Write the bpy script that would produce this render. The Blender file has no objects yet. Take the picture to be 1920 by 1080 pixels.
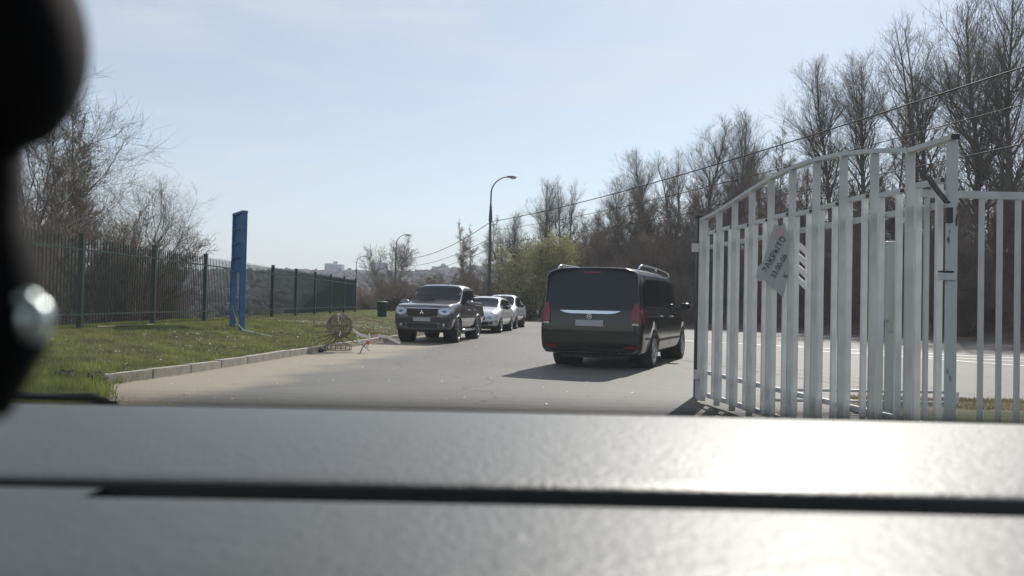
import bpy, bmesh, math, random
import numpy as np
from mathutils import Vector, Matrix
random.seed(7)
RNG = np.random.default_rng(11)
SC = bpy.context.scene
COL = SC.collection
rad = math.radians

# ------------------------------------------------------------------ camera
cam_d = bpy.data.cameras.new('camera')
cam = bpy.data.objects.new('camera', cam_d)
COL.objects.link(cam)
SC.camera = cam
cam_d.sensor_width = 36.0
cam_d.lens = 28.125
cam_d.clip_start = 0.02
cam_d.clip_end = 4000.0
_p, _r = rad(1.07), rad(1.2)
_f = Vector((0, math.cos(_p), math.sin(_p)))
_u0 = Vector((0, -math.sin(_p), math.cos(_p)))
_r0 = Vector((1, 0, 0))
_R = _r0 * math.cos(_r) + _u0 * math.sin(_r)
_U = -_r0 * math.sin(_r) + _u0 * math.cos(_r)
M = Matrix((_R, _U, -_f)).transposed().to_4x4()
M.translation = Vector((0, 0, 1.25))
cam.matrix_world = M
cam_d.dof.use_dof = True
cam_d.dof.focus_distance = 15.0
cam_d.dof.aperture_fstop = 5.8

# ------------------------------------------------------------------ light
SUN_EL, SUN_AZ = 37.5, 21.0
sun_d = bpy.data.lights.new('sun', 'SUN')
sun = bpy.data.objects.new('sun', sun_d)
COL.objects.link(sun)
sun_d.energy = 4.2
sun_d.angle = rad(0.53)
sun_d.color = (1.0, 0.95, 0.87)
S = Vector((math.sin(rad(SUN_AZ)) * math.cos(rad(SUN_EL)), math.cos(rad(SUN_AZ)) * math.cos(rad(SUN_EL)), math.sin(rad(SUN_EL))))
sun.rotation_euler = S.to_track_quat('Z', 'Y').to_euler()
sun.location = (0, 0, 60)

world = bpy.data.worlds.new('World')
SC.world = world
world.use_nodes = True
wn, wl = world.node_tree.nodes, world.node_tree.links
wn.clear()
w_out = wn.new('ShaderNodeOutputWorld')
w_bg = wn.new('ShaderNodeBackground')
w_bg.inputs['Strength'].default_value = 0.105
sky = wn.new('ShaderNodeTexSky')
sky.sky_type = 'NISHITA'
sky.sun_disc = False
sky.sun_elevation = rad(SUN_EL)
sky.sun_rotation = rad(SUN_AZ)
sky.air_density = 1.0
sky.dust_density = 0.35
sky.ozone_density = 1.5
tc = wn.new('ShaderNodeTexCoord')
# thin cloud: wisps plus a pale bank low over the horizon
mp = wn.new('ShaderNodeMapping'); mp.inputs['Scale'].default_value = (2.2, 2.2, 11.0); mp.inputs['Location'].default_value = (0.3, 0.1, 0.0)
wl.new(tc.outputs['Generated'], mp.inputs['Vector'])
n1 = wn.new('ShaderNodeTexNoise'); n1.inputs['Scale'].default_value = 1.6; n1.inputs['Detail'].default_value = 7; n1.inputs['Roughness'].default_value = 0.55
wl.new(mp.outputs[0], n1.inputs['Vector'])
r1 = wn.new('ShaderNodeMapRange'); r1.inputs[1].default_value = 0.46; r1.inputs[2].default_value = 0.78; r1.inputs[3].default_value = 0.36; r1.inputs[4].default_value = 0.72
wl.new(n1.outputs['Fac'], r1.inputs[0])
sx = wn.new('ShaderNodeSeparateXYZ'); wl.new(tc.outputs['Generated'], sx.inputs[0])
nz = wn.new('ShaderNodeMath'); nz.operation = 'MULTIPLY_ADD'; nz.inputs[1].default_value = 0.05; wl.new(n1.outputs['Fac'], nz.inputs[0]); wl.new(sx.outputs['Z'], nz.inputs[2])
r2 = wn.new('ShaderNodeMapRange'); r2.interpolation_type = 'SMOOTHSTEP'; r2.inputs[1].default_value = 0.135; r2.inputs[2].default_value = 0.105; r2.inputs[3].default_value = 0.0; r2.inputs[4].default_value = 0.55
wl.new(nz.outputs[0], r2.inputs[0])
mx = wn.new('ShaderNodeMath'); mx.operation = 'MAXIMUM'; wl.new(r1.outputs[0], mx.inputs[0]); wl.new(r2.outputs[0], mx.inputs[1])
mix = wn.new('ShaderNodeMixRGB'); mix.inputs['Color2'].default_value = (6.7, 6.8, 7.0, 1)
wl.new(mx.outputs[0], mix.inputs['Fac']); wl.new(sky.outputs[0], mix.inputs['Color1'])
wl.new(mix.outputs[0], w_bg.inputs['Color'])
wl.new(w_bg.outputs[0], w_out.inputs['Surface'])

SC.view_settings.view_transform = 'Standard'
SC.view_settings.look = 'None'
SC.view_settings.gamma = 1.0
SC.view_settings.use_curve_mapping = False
SC.view_settings.exposure = 0.17
SC.render.engine = 'CYCLES'
SC.cycles.use_denoising = True
SC.cycles.max_bounces = 6
SC.cycles.transparent_max_bounces = 12
SC.cycles.volume_bounces = 0
SC.cycles.caustics_reflective = False
SC.cycles.caustics_refractive = False

# ------------------------------------------------------------------ helpers
def T(o, label=None, cat=None, group=None, kind=None):
    if label: o['label'] = label
    if cat: o['category'] = cat
    if group: o['group'] = group
    if kind: o['kind'] = kind
    return o

def empty(name, loc=(0, 0, 0), rz=0.0):
    o = bpy.data.objects.new(name, None)
    COL.objects.link(o)
    o.empty_display_size = 0.2
    o.location = loc
    o.rotation_euler = (0, 0, rz)
    return o

def link(name, me, mat=None, parent=None, loc=None):
    o = bpy.data.objects.new(name, me)
    COL.objects.link(o)
    if mat is not None and not me.materials:
        me.materials.append(mat)
    if parent is not None: o.parent = parent
    if loc is not None: o.location = loc
    return o

def copy_tree(o, parent=None):
    c = o.copy(); COL.objects.link(c); c.parent = parent
    for ch in list(o.children): copy_tree(ch, c)
    return c

def material(name, c, rough=0.7, metal=0.0, c2=None, scale=5.0, detail=4.0, bump=0.0, bscale=30.0, coat=0.0, spec=0.5, stretch=None, lo=0.35, hi=0.65, bdist=0.02):
    m = bpy.data.materials.new(name); m.use_nodes = True
    n, l = m.node_tree.nodes, m.node_tree.links
    b = n['Principled BSDF']
    b.inputs['Base Color'].default_value = (*c, 1)
    b.inputs['Roughness'].default_value = rough
    b.inputs['Metallic'].default_value = metal
    b.inputs['Coat Weight'].default_value = coat
    b.inputs['Coat Roughness'].default_value = 0.05
    b.inputs['Specular IOR Level'].default_value = spec
    t = n.new('ShaderNodeTexCoord'); src = t.outputs['Object']
    if stretch:
        mm = n.new('ShaderNodeMapping'); mm.inputs['Scale'].default_value = stretch
        l.new(src, mm.inputs['Vector']); src = mm.outputs[0]
    if c2 is not None:
        nt = n.new('ShaderNodeTexNoise'); nt.inputs['Scale'].default_value = scale; nt.inputs['Detail'].default_value = detail
        l.new(src, nt.inputs['Vector'])
        rp = n.new('ShaderNodeMapRange'); rp.inputs[1].default_value = lo; rp.inputs[2].default_value = hi
        l.new(nt.outputs['Fac'], rp.inputs[0])
        mxx = n.new('ShaderNodeMixRGB'); mxx.inputs['Color1'].default_value = (*c, 1); mxx.inputs['Color2'].default_value = (*c2, 1)
        l.new(rp.outputs[0], mxx.inputs['Fac']); l.new(mxx.outputs[0], b.inputs['Base Color'])
    if bump > 0:
        nb = n.new('ShaderNodeTexNoise'); nb.inputs['Scale'].default_value = bscale; nb.inputs['Detail'].default_value = 4
        l.new(src, nb.inputs['Vector'])
        bp = n.new('ShaderNodeBump'); bp.inputs['Strength'].default_value = bump; bp.inputs['Distance'].default_value = bdist
        l.new(nb.outputs['Fac'], bp.inputs['Height']); l.new(bp.outputs[0], b.inputs['Normal'])
    return m

class MB:
    """collects verts and faces, builds one mesh"""
    def __init__(s): s.v = []; s.f = []; s.n = 0
    def add(s, verts, faces):
        k = s.n
        s.v.extend([tuple(map(float, p)) for p in verts]); s.f.extend([tuple(i + k for i in f) for f in faces]); s.n += len(verts)
        return s
    def box(s, c, d, rz=0.0, rx=0.0, ry=0.0):
        x, y, z = d[0] / 2, d[1] / 2, d[2] / 2
        P = [Vector(p) for p in ((-x, -y, -z), (x, -y, -z), (x, y, -z), (-x, y, -z), (-x, -y, z), (x, -y, z), (x, y, z), (-x, y, z))]
        Rm = Matrix.Rotation(rz, 3, 'Z') @ Matrix.Rotation(ry, 3, 'Y') @ Matrix.Rotation(rx, 3, 'X')
        P = [Rm @ p + Vector(c) for p in P]
        return s.add(P, [(0, 3, 2, 1), (4, 5, 6, 7), (0, 1, 5, 4), (1, 2, 6, 5), (2, 3, 7, 6), (3, 0, 4, 7)])
    def tube(s, pts, r, sides=6, caps=True):
        pts = [Vector(p) for p in pts]
        n = len(pts)
        rr = r if hasattr(r, '__len__') else [r] * n
        vs = []; fs = []
        ref = None
        for i, p in enumerate(pts):
            d = (pts[min(i + 1, n - 1)] - pts[max(i - 1, 0)]).normalized()
            if ref is None:
                ref = Vector((0, 0, 1)) if abs(d.z) < 0.9 else Vector((1, 0, 0))
            a = d.cross(ref).normalized(); b = d.cross(a).normalized()
            ref = -b if ref.dot(-b) > 0 else b
            for k in range(sides):
                t = 2 * math.pi * k / sides
                vs.append(p + (a * math.cos(t) + b * math.sin(t)) * rr[i])
        for i in range(n - 1):
            for k in range(sides):
                k2 = (k + 1) % sides
                fs.append((i * sides + k, i * sides + k2, (i + 1) * sides + k2, (i + 1) * sides + k))
        if caps:
            fs.append(tuple(range(sides))); fs.append(tuple((n - 1) * sides + k for k in range(sides))[::-1])
        return s.add(vs, fs)
    def bar(s, pts, w, t, side=(0, 0, 1)):
        """rectangular bar along a polyline; w across (perpendicular to side), t along side"""
        pts = [Vector(p) for p in pts]; n = len(pts); vs = []; fs = []
        for i, p in enumerate(pts):
            d = (pts[min(i + 1, n - 1)] - pts[max(i - 1, 0)]).normalized()
            a = d.cross(Vector(side)).normalized(); b = a.cross(d).normalized()
            for (q, e) in ((-1, -1), (1, -1), (1, 1), (-1, 1)):
                vs.append(p + a * (q * w / 2) + b * (e * t / 2))
        for i in range(n - 1):
            for k in range(4):
                k2 = (k + 1) % 4
                fs.append((i * 4 + k, i * 4 + k2, (i + 1) * 4 + k2, (i + 1) * 4 + k))
        fs.append((3, 2, 1, 0)); fs.append(tuple((n - 1) * 4 + k for k in range(4)))
        return s.add(vs, fs)
    def lathe(s, prof, axis='Y', c=(0, 0, 0), sides=24, close=True):
        """prof: list of (r, a) along the axis"""
        vs = []; fs = []; n = len(prof)
        for k in range(sides):
            t = 2 * math.pi * k / sides
            for r, a in prof:
                if axis == 'Y': p = (r * math.cos(t), a, r * math.sin(t))
                elif axis == 'Z': p = (r * math.cos(t), r * math.sin(t), a)
                else: p = (a, r * math.cos(t), r * math.sin(t))
                vs.append((p[0] + c[0], p[1] + c[1], p[2] + c[2]))
        for k in range(sides):
            k2 = (k + 1) % sides
            for j in range(n - 1):
                fs.append((k * n + j, k * n + j + 1, k2 * n + j + 1, k2 * n + j))
            if close: fs.append((k * n + n - 1, k * n, k2 * n, k2 * n + n - 1))
        return s.add(vs, fs)
    def ball(s, c, r, nu=16, nv=10):
        r = r if hasattr(r, '__len__') else (r, r, r)
        vs = []; fs = []
        for j in range(nv + 1):
            a = math.pi * j / nv
            for i in range(nu):
                b = 2 * math.pi * i / nu
                vs.append((c[0] + r[0] * math.sin(a) * math.cos(b), c[1] + r[1] * math.sin(a) * math.sin(b), c[2] + r[2] * math.cos(a)))
        for j in range(nv):
            for i in range(nu):
                i2 = (i + 1) % nu
                fs.append((j * nu + i, (j + 1) * nu + i, (j + 1) * nu + i2, j * nu + i2))
        return s.add(vs, fs)
    def mesh(s, name, smooth=False, fix=True):
        me = bpy.data.meshes.new(name)
        me.from_pydata(s.v, [], s.f)
        if fix:
            bm = bmesh.new(); bm.from_mesh(me)
            bmesh.ops.remove_doubles(bm, verts=bm.verts, dist=1e-6)
            bmesh.ops.recalc_face_normals(bm, faces=bm.faces)
            bm.to_mesh(me); bm.free()
        if smooth:
            me.shade_smooth()
        return me
    def build(s, name, mat, parent=None, smooth=False, bevel=0.0, loc=None, fix=True):
        me = s.mesh(name, smooth, fix)
        o = link(name, me, mat, parent, loc)
        if bevel > 0:
            b = o.modifiers.new('bevel', 'BEVEL'); b.width = bevel; b.segments = 2; b.limit_method = 'ANGLE'
        return o

def np_mesh(name, V, F, smooth=False):
    """fast mesh: V (n,3), F (m,k) same-size polygons"""
    V = np.asarray(V, np.float32); F = np.asarray(F, np.int32)
    me = bpy.data.meshes.new(name)
    me.vertices.add(len(V)); me.vertices.foreach_set('co', V.ravel())
    k = F.shape[1]
    me.loops.add(F.size); me.loops.foreach_set('vertex_index', F.ravel())
    me.polygons.add(len(F)); me.polygons.foreach_set('loop_start', np.arange(0, F.size, k, dtype=np.int32))
    me.update(calc_edges=True)
    if smooth: me.shade_smooth()
    return me

def sm(t):
    t = np.clip(t, 0, 1); return t * t * (3 - 2 * t)

# ------------------------------------------------------------------ shape of the land
def xkerb(y):
    y = np.asarray(y, float)
    return np.where(y < 11.05, -5.63 + (11.05 - y) * 0.55, -5.63 + 0.2 * sm((y - 11.05) / 1.5) + (y - 11.05) * 0.123)
def xfence(y):
    return -9.0 - 0.0135 * (np.asarray(y, float) - 16.7)
E = np.array([(-3.0, 66.0), (0.84, 59.5), (10.7, 47.1), (17.2, 40.3), (21.4, 32.4), (25.5, 20), (29, 5), (31, -25)], float)
def sfar(x, y):
    x = np.asarray(x, float); y = np.asarray(y, float)
    best = np.full(x.shape, 1e9); sg = np.ones(x.shape)
    for a, b in zip(E[:-1], E[1:]):
        d = b - a; L = np.hypot(*d)
        t = np.clip(((x - a[0]) * d[0] + (y - a[1]) * d[1]) / L ** 2, 0, 1)
        qx = x - (a[0] + t * d[0]); qy = y - (a[1] + t * d[1])
        dist = np.hypot(qx, qy); cr = d[0] * qy - d[1] * qx
        m = dist < best
        best = np.where(m, dist, best); sg = np.where(m, np.sign(cr), sg)
    return best * sg
def vnoise(x, y, s=1.0):
    return (np.sin(x * 0.9 * s + 1.3) * np.cos(y * 1.1 * s - 0.7) + 0.5 * np.sin(x * 2.3 * s - y * 1.9 * s + 2.1) + 0.25 * np.cos(x * 4.1 * s + y * 3.7 * s)) / 1.75
def zf(x, y):
    x = np.asarray(x, float); y = np.asarray(y, float)
    d = xkerb(np.clip(y, 5, 62)) - x
    lip = 0.02 + 0.10 * sm((y - 10.2) / 0.9)
    fall = 5.6 * sm((xfence(y) - 0.8 - x) / 15.0)
    fy = 5.6 * sm((y - 62) / 190.0)
    left = lip + 0.38 * sm(d / 4.0) + 0.02 * vnoise(x, y, 1.4) * sm(d / 0.8) - np.minimum(fall + fy, 6.0)
    s = sfar(x, y)
    hb = 4.6 * sm((x - 1.0) / 9.0) * (1 - 0.0 * x)
    right = hb * sm((s + 0.15) / 13.0) + 0.25 * vnoise(x, y, 0.5) * sm(s / 3.0) - fy * sm((4 - x) / 40) + 0.03 * sm(s / .2)
    z = np.where(d > 0, left, np.where(s > -0.2, right, 0.0))
    hill = 30 * sm((y - 330) / 330.0) * (0.75 + 0.3 * np.sin(x / 130.0 + 0.8) + 0.12 * np.sin(x / 47.0)) 
    return z + hill + 0.006 * np.maximum(y - 330, 0)

def grid_sheet(name, xs, ys, zfun, mat, kind='structure'):
    X, Y = np.meshgrid(xs, ys)
    Z = zfun(X, Y)
    V = np.stack([X.ravel(), Y.ravel(), Z.ravel()], 1)
    nx, ny = len(xs), len(ys)
    i = (np.arange(ny - 1)[:, None] * nx + np.arange(nx - 1)[None, :]).ravel()
    F = np.stack([i, i + 1, i + nx + 1, i + nx], 1)
    o = link(name, np_mesh(name, V, F, True), mat)
    o['kind'] = kind
    return o

# ------------------------------------------------------------------ materials
m_earth = material('earth', (0.075, 0.06, 0.038), 0.95, c2=(0.05, 0.055, 0.025), scale=0.6, detail=6, bump=0.6, bscale=3, bdist=0.2)
m_far = m_earth
m_lawn = material('lawn_soil', (0.060, 0.080, 0.022), 0.95, c2=(0.15, 0.12, 0.07), scale=1.3, detail=8, bump=0.5, bscale=25, lo=0.45, hi=0.75)
m_bank = material('leafy_bank', (0.11, 0.082, 0.056), 0.95, c2=(0.17, 0.135, 0.095), scale=1.2, detail=8, bump=0.8, bscale=6, bdist=0.1)
m_kerb = material('kerb_concrete', (0.40, 0.375, 0.32), 0.85, c2=(0.29, 0.27, 0.225), scale=6, detail=6, bump=0.3, bscale=60)
m_white_line = material('road_paint', (0.72, 0.72, 0.70), 0.6, c2=(0.34, 0.33, 0.31), scale=3.0, detail=8, lo=0.45, hi=0.72)
m_green = material('green_fence_paint', (0.006, 0.026, 0.021), 0.5, c2=(0.010, 0.036, 0.03), scale=8)
m_blue = material('blue_sign_paint', (0.024, 0.10, 0.25), 0.5, c2=(0.035, 0.125, 0.29), scale=5, detail=5)
m_gate = material('white_gate_paint', (0.50, 0.515, 0.50), 0.5, c2=(0.38, 0.39, 0.375), scale=3.5, detail=6, lo=0.45, hi=0.8)
m_gate_pale = material('pale_gate_paint', (0.68, 0.70, 0.68), 0.5, c2=(0.50, 0.51, 0.49), scale=4, detail=6, lo=0.4, hi=0.8)
m_gate_old = material('chipped_gate_paint', (0.46, 0.49, 0.475), 0.55, c2=(0.05, 0.035, 0.025), scale=9, detail=8, lo=0.60, hi=0.64, stretch=(1, 1, 0.5))
m_dark_metal = material('dark_metal', (0.03, 0.03, 0.03), 0.55, metal=0.3)
m_rust = material('rusty_wire', (0.10, 0.08, 0.055), 0.75, c2=(0.30, 0.26, 0.19), scale=18)
m_lamp = material('lamp_post_steel', (0.065, 0.085, 0.09), 0.6, c2=(0.045, 0.06, 0.065), scale=3)
m_lamphead = material('lamp_housing', (0.10, 0.11, 0.11), 0.5)
m_lampglass = material('lamp_glass', (0.6, 0.6, 0.58), 0.25)
m_wire = material('black_cable', (0.012, 0.012, 0.014), 0.7)
m_white_tape = material('white_tape', (0.78, 0.77, 0.72), 0.5)
m_red_tape = material('red_tape', (0.75, 0.07, 0.05), 0.5)
m_wood = material('pale_wood', (0.45, 0.38, 0.24), 0.7, c2=(0.36, 0.3, 0.18), scale=10)
m_bark = material('grey_bark', (0.16, 0.145, 0.125), 0.9, c2=(0.09, 0.08, 0.068), scale=9, detail=5, stretch=(1, 1, 0.3))
m_bark_red = material('brown_bark', (0.17, 0.13, 0.10), 0.9, c2=(0.11, 0.085, 0.07), scale=9, detail=5, stretch=(1, 1, 0.3))
m_birch = material('birch_bark', (0.30, 0.29, 0.27), 0.8, c2=(0.07, 0.06, 0.055), scale=7, detail=5, lo=0.5, hi=0.6)
m_twig = material('twigs', (0.155, 0.135, 0.105), 0.9, c2=(0.19, 0.165, 0.115), scale=0.8)
m_twig_brown = material('brown_twigs', (0.22, 0.17, 0.13), 0.9, c2=(0.16, 0.13, 0.105), scale=0.8)
m_tyre = material('tyre_rubber', (0.016, 0.016, 0.017), 0.8)
m_rim = material('wheel_alloy', (0.42, 0.43, 0.44), 0.3, metal=0.85)
m_rim_dark = material('dark_wheel_alloy', (0.20, 0.205, 0.21), 0.35, metal=0.8)
m_glass = material('tinted_car_glass', (0.006, 0.011, 0.015), 0.05, spec=0.45)
m_trim = material('black_plastic_trim', (0.014, 0.014, 0.016), 0.45)
m_chrome = material('chrome', (0.72, 0.74, 0.76), 0.14, metal=1.0)
m_plate = material('number_plate', (0.40, 0.41, 0.42), 0.5)
m_redlens = material('red_lens', (0.20, 0.008, 0.010), 0.25, coat=0.4)
m_headlens = material('headlamp_lens', (0.55, 0.60, 0.68), 0.12, coat=1.0, metal=0.3)
m_headdark = material('lamp_inside', (0.10, 0.13, 0.20), 0.2, coat=0.8)
m_amber = material('orange_lens', (0.75, 0.12, 0.02), 0.3)
m_grass_mat = None

def leafy(name, c, tr=0.4):
    m = bpy.data.materials.new(name); m.use_nodes = True
    n, l = m.node_tree.nodes, m.node_tree.links
    b = n['Principled BSDF']; b.inputs['Roughness'].default_value = 0.7
    out = n['Material Output']
    info = n.new('ShaderNodeTexCoord'); nt = n.new('ShaderNodeTexNoise'); nt.inputs['Scale'].default_value = 1.7; nt.inputs['Detail'].default_value = 5
    l.new(info.outputs['Object'], nt.inputs['Vector'])
    mr = n.new('ShaderNodeMapRange'); mr.inputs[1].default_value = 0.35; mr.inputs[2].default_value = 0.65
    l.new(nt.outputs['Fac'], mr.inputs[0])
    mxx = n.new('ShaderNodeMixRGB'); mxx.inputs['Color1'].default_value = (*[v * 0.65 for v in c], 1); mxx.inputs['Color2'].default_value = (*[min(v * 1.3, 1) for v in c], 1)
    l.new(mr.outputs[0], mxx.inputs['Fac']); l.new(mxx.outputs[0], b.inputs['Base Color'])
    t = n.new('ShaderNodeBsdfTranslucent'); l.new(mxx.outputs[0], t.inputs['Color'])
    ms = n.new('ShaderNodeMixShader'); ms.inputs[0].default_value = tr
    l.new(b.outputs[0], ms.inputs[1]); l.new(t.outputs[0], ms.inputs[2]); l.new(ms.outputs[0], out.inputs['Surface'])
    return m
m_grass = leafy('grass_blades', (0.185, 0.215, 0.055), 0.45)
m_drygrass = leafy('dry_grass', (0.25, 0.21, 0.115), 0.3)
m_bud = leafy('spring_buds', (0.30, 0.265, 0.17), 0.5)
m_willow = leafy('willow_leaves', (0.38, 0.38, 0.17), 0.5)
m_leafbrown = leafy('old_leaves', (0.11, 0.075, 0.04), 0.3)

# ------------------------------------------------------------------ ground, road, lawn
xs = np.unique(np.concatenate([np.linspace(-1400, -120, 34), np.linspace(-120, -30, 46), np.linspace(-30, 40, 106), np.linspace(40, 120, 36), np.linspace(120, 1400, 34)]))
ys = np.unique(np.concatenate([np.linspace(-60, 0, 12), np.linspace(0, 90, 121), np.linspace(90, 300, 70), np.linspace(300, 1800, 60)]))
grid_sheet('ground', xs, ys, lambda x, y: zf(x, y) - 0.14, m_earth)

# the asphalt: one sheet with a dusty strip along the left kerb
m_road = bpy.data.materials.new('asphalt'); m_road.use_nodes = True
n, l = m_road.node_tree.nodes, m_road.node_tree.links
b = n['Principled BSDF']; b.inputs['Roughness'].default_value = 0.72; b.inputs['Specular IOR Level'].default_value = 0.45
g = n.new('ShaderNodeNewGeometry'); sp = n.new('ShaderNodeSeparateXYZ'); l.new(g.outputs['Position'], sp.inputs[0])
k1 = n.new('ShaderNodeMath'); k1.operation = 'MULTIPLY_ADD'; k1.inputs[1].default_value = -0.123; k1.inputs[2].default_value = 5.63 + 11.05 * 0.123 - 0.2
l.new(sp.outputs['Y'], k1.inputs[0])
k2 = n.new('ShaderNodeMath'); k2.operation = 'ADD'; l.new(k1.outputs[0], k2.inputs[0]); l.new(sp.outputs['X'], k2.inputs[1])     # metres right of the kerb
dn = n.new('ShaderNodeTexNoise'); dn.inputs['Scale'].default_value = 0.55; dn.inputs['Detail'].default_value = 6; l.new(g.outputs['Position'], dn.inputs['Vector'])
k3 = n.new('ShaderNodeMath'); k3.operation = 'MULTIPLY_ADD'; k3.inputs[1].default_value = -2.4; l.new(dn.outputs['Fac'], k3.inputs[0]); l.new(k2.outputs[0], k3.inputs[2])
dr = n.new('ShaderNodeMapRange'); dr.interpolation_type = 'SMOOTHSTEP'; dr.inputs[1].default_value = 1.05; dr.inputs[2].default_value = -0.15; l.new(k3.outputs[0], dr.inputs[0])
an = n.new('ShaderNodeTexNoise'); an.inputs['Scale'].default_value = 0.35; an.inputs['Detail'].default_value = 7; l.new(g.outputs['Position'], an.inputs['Vector'])
ac = n.new('ShaderNodeMixRGB'); ac.inputs['Color1'].default_value = (0.105, 0.102, 0.090, 1); ac.inputs['Color2'].default_value = (0.140, 0.135, 0.118, 1); l.new(an.outputs['Fac'], ac.inputs['Fac'])
fn = n.new('ShaderNodeTexNoise'); fn.inputs['Scale'].default_value = 45; fn.inputs['Detail'].default_value = 3; l.new(g.outputs['Position'], fn.inputs['Vector'])
fm = n.new('ShaderNodeMixRGB'); fm.blend_type = 'OVERLAY'; fm.inputs['Fac'].default_value = 0.55; l.new(ac.outputs[0], fm.inputs['Color1']); l.new(fn.outputs['Fac'], fm.inputs['Color2'])
cw = n.new('ShaderNodeTexNoise'); cw.inputs['Scale'].default_value = 0.8; cw.inputs['Detail'].default_value = 5; l.new(g.outputs['Position'], cw.inputs['Vector'])
cwm = n.new('ShaderNodeMixRGB'); cwm.blend_type = 'ADD'; cwm.inputs['Fac'].default_value = 1.0; l.new(g.outputs['Position'], cwm.inputs['Color1']); l.new(cw.outputs['Color'], cwm.inputs['Color2'])
cv = n.new('ShaderNodeTexVoronoi'); cv.feature = 'DISTANCE_TO_EDGE'; cv.inputs['Scale'].default_value = 0.22; l.new(cwm.outputs[0], cv.inputs['Vector'])
cr_ = n.new('ShaderNodeMapRange'); cr_.inputs[1].default_value = 0.0; cr_.inputs[2].default_value = 0.006; cr_.inputs[3].default_value = 0.55; cr_.inputs[4].default_value = 1.0; l.new(cv.outputs['Distance'], cr_.inputs[0])
pn = n.new('ShaderNodeTexNoise'); pn.inputs['Scale'].default_value = 0.13; pn.inputs['Detail'].default_value = 8; pn.inputs['Roughness'].default_value = .7; l.new(g.outputs['Position'], pn.inputs['Vector'])
pr = n.new('ShaderNodeMapRange'); pr.inputs[1].default_value = 0.38; pr.inputs[2].default_value = 0.62; pr.inputs[3].default_value = 0.84; pr.inputs[4].default_value = 1.12; l.new(pn.outputs['Fac'], pr.inputs[0])
pm = n.new('ShaderNodeMath'); pm.operation = 'MULTIPLY'; l.new(cr_.outputs[0], pm.inputs[0]); l.new(pr.outputs[0], pm.inputs[1])
f2 = n.new('ShaderNodeMixRGB'); f2.blend_type = 'MULTIPLY'; f2.inputs['Fac'].default_value = 1.0; l.new(fm.outputs[0], f2.inputs['Color1']); l.new(pm.outputs[0], f2.inputs['Color2']); fm = f2
dc = n.new('ShaderNodeMixRGB'); dc.inputs['Color2'].default_value = (0.30, 0.255, 0.185, 1)
df = n.new('ShaderNodeMath'); df.operation = 'MULTIPLY'; df.inputs[1].default_value = 0.85; l.new(dr.outputs[0], df.inputs[0])
l.new(df.outputs[0], dc.inputs['Fac']); l.new(fm.outputs[0], dc.inputs['Color1']); l.new(dc.outputs[0], b.inputs['Base Color'])
bp = n.new('ShaderNodeBump'); bp.inputs['Strength'].default_value = 0.35; bp.inputs['Distance'].default_value = 0.01; l.new(fn.outputs['Fac'], bp.inputs['Height']); l.new(bp.outputs[0], b.inputs['Normal'])

kp = [(float(xkerb(y)) - 0.05, y) for y in np.linspace(4.0, 60.0, 40)]
outline = [(-12, -25), (-12, 2.0)] + kp + [tuple(p) for p in E[1:]]
bm = bmesh.new()
f = bm.faces.new([bm.verts.new((x, y, 0)) for x, y in outline])
bmesh.ops.triangulate(bm, faces=[f])
me = bpy.data.meshes.new('road'); bm.to_mesh(me); bm.free()
road = link('road', me, m_road); road['kind'] = 'structure'
for p in road.data.polygons:
    if p.normal.z < 0: p.flip()

# lawn between kerb and fence, in its own dense sheet
ts = np.linspace(0, 1, 40); yy = np.linspace(4.0, 62.0, 150)
Y, Tt = np.meshgrid(yy, ts, indexing='ij')
xk = xkerb(Y) - np.where(Y > 11, 0.14, 0.0); xe = xfence(Y) - 3.5
X = xk + (xe - xk) * Tt
Z = zf(X, Y); Z[:, 0] = np.where(yy > 11, 0.09, 0.003)
i = (np.arange(149)[:, None] * 40 + np.arange(39)[None, :]).ravel()
lawn = link('lawn', np_mesh('lawn', np.stack([X.ravel(), Y.ravel(), Z.ravel()], 1), np.stack([i, i + 40, i + 41, i + 1], 1), True), m_lawn)
lawn['kind'] = 'structure'

# the bank beyond the far edge of the asphalt
def offset_line(s, n=160):
    seg = np.diff(E, axis=0); L = np.hypot(seg[:, 0], seg[:, 1]); cum = np.concatenate([[0], np.cumsum(L)])
    t = np.linspace(0, cum[-1], n)
    px = np.interp(t, cum, E[:, 0]); py = np.interp(t, cum, E[:, 1])
    nx = np.gradient(py); ny = -np.gradient(px); nx, ny = -nx, -ny
    h = np.hypot(nx, ny); nx /= h; ny /= h
    if nx[80] * 1 + ny[80] * 1 < 0: nx, ny = -nx, -ny
    return px + nx * s, py + ny * s
S_ = np.concatenate([[-0.25, 0.0], np.linspace(0.3, 16, 34)])
cols = [offset_line(s) for s in S_]
X = np.stack([c[0] for c in cols], 1); Y = np.stack([c[1] for c in cols], 1)
Z = zf(X, Y) + 0.02; Z[:, 0] = -0.03; Z[:, 1] = 0.01
nS = len(S_)
i = (np.arange(159)[:, None] * nS + np.arange(nS - 1)[None, :]).ravel()
bank = link('bank', np_mesh('bank', np.stack([X.ravel(), Y.ravel(), Z.ravel()], 1), np.stack([i, i + 1, i + nS + 1, i + nS], 1), True), m_bank)
bank['kind'] = 'structure'

# strip of rough turf by the fence at the right
mbv = MB()
o = grid_sheet('verge', np.linspace(4.2, 14, 40), np.linspace(3.0, 10.75, 40), lambda x, y: 0.012 + 0.09 * sm((x - 4.2) / .7) * sm((10.75 - y) / .5) + 0.015 * vnoise(x, y, 3), m_lawn)

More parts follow.
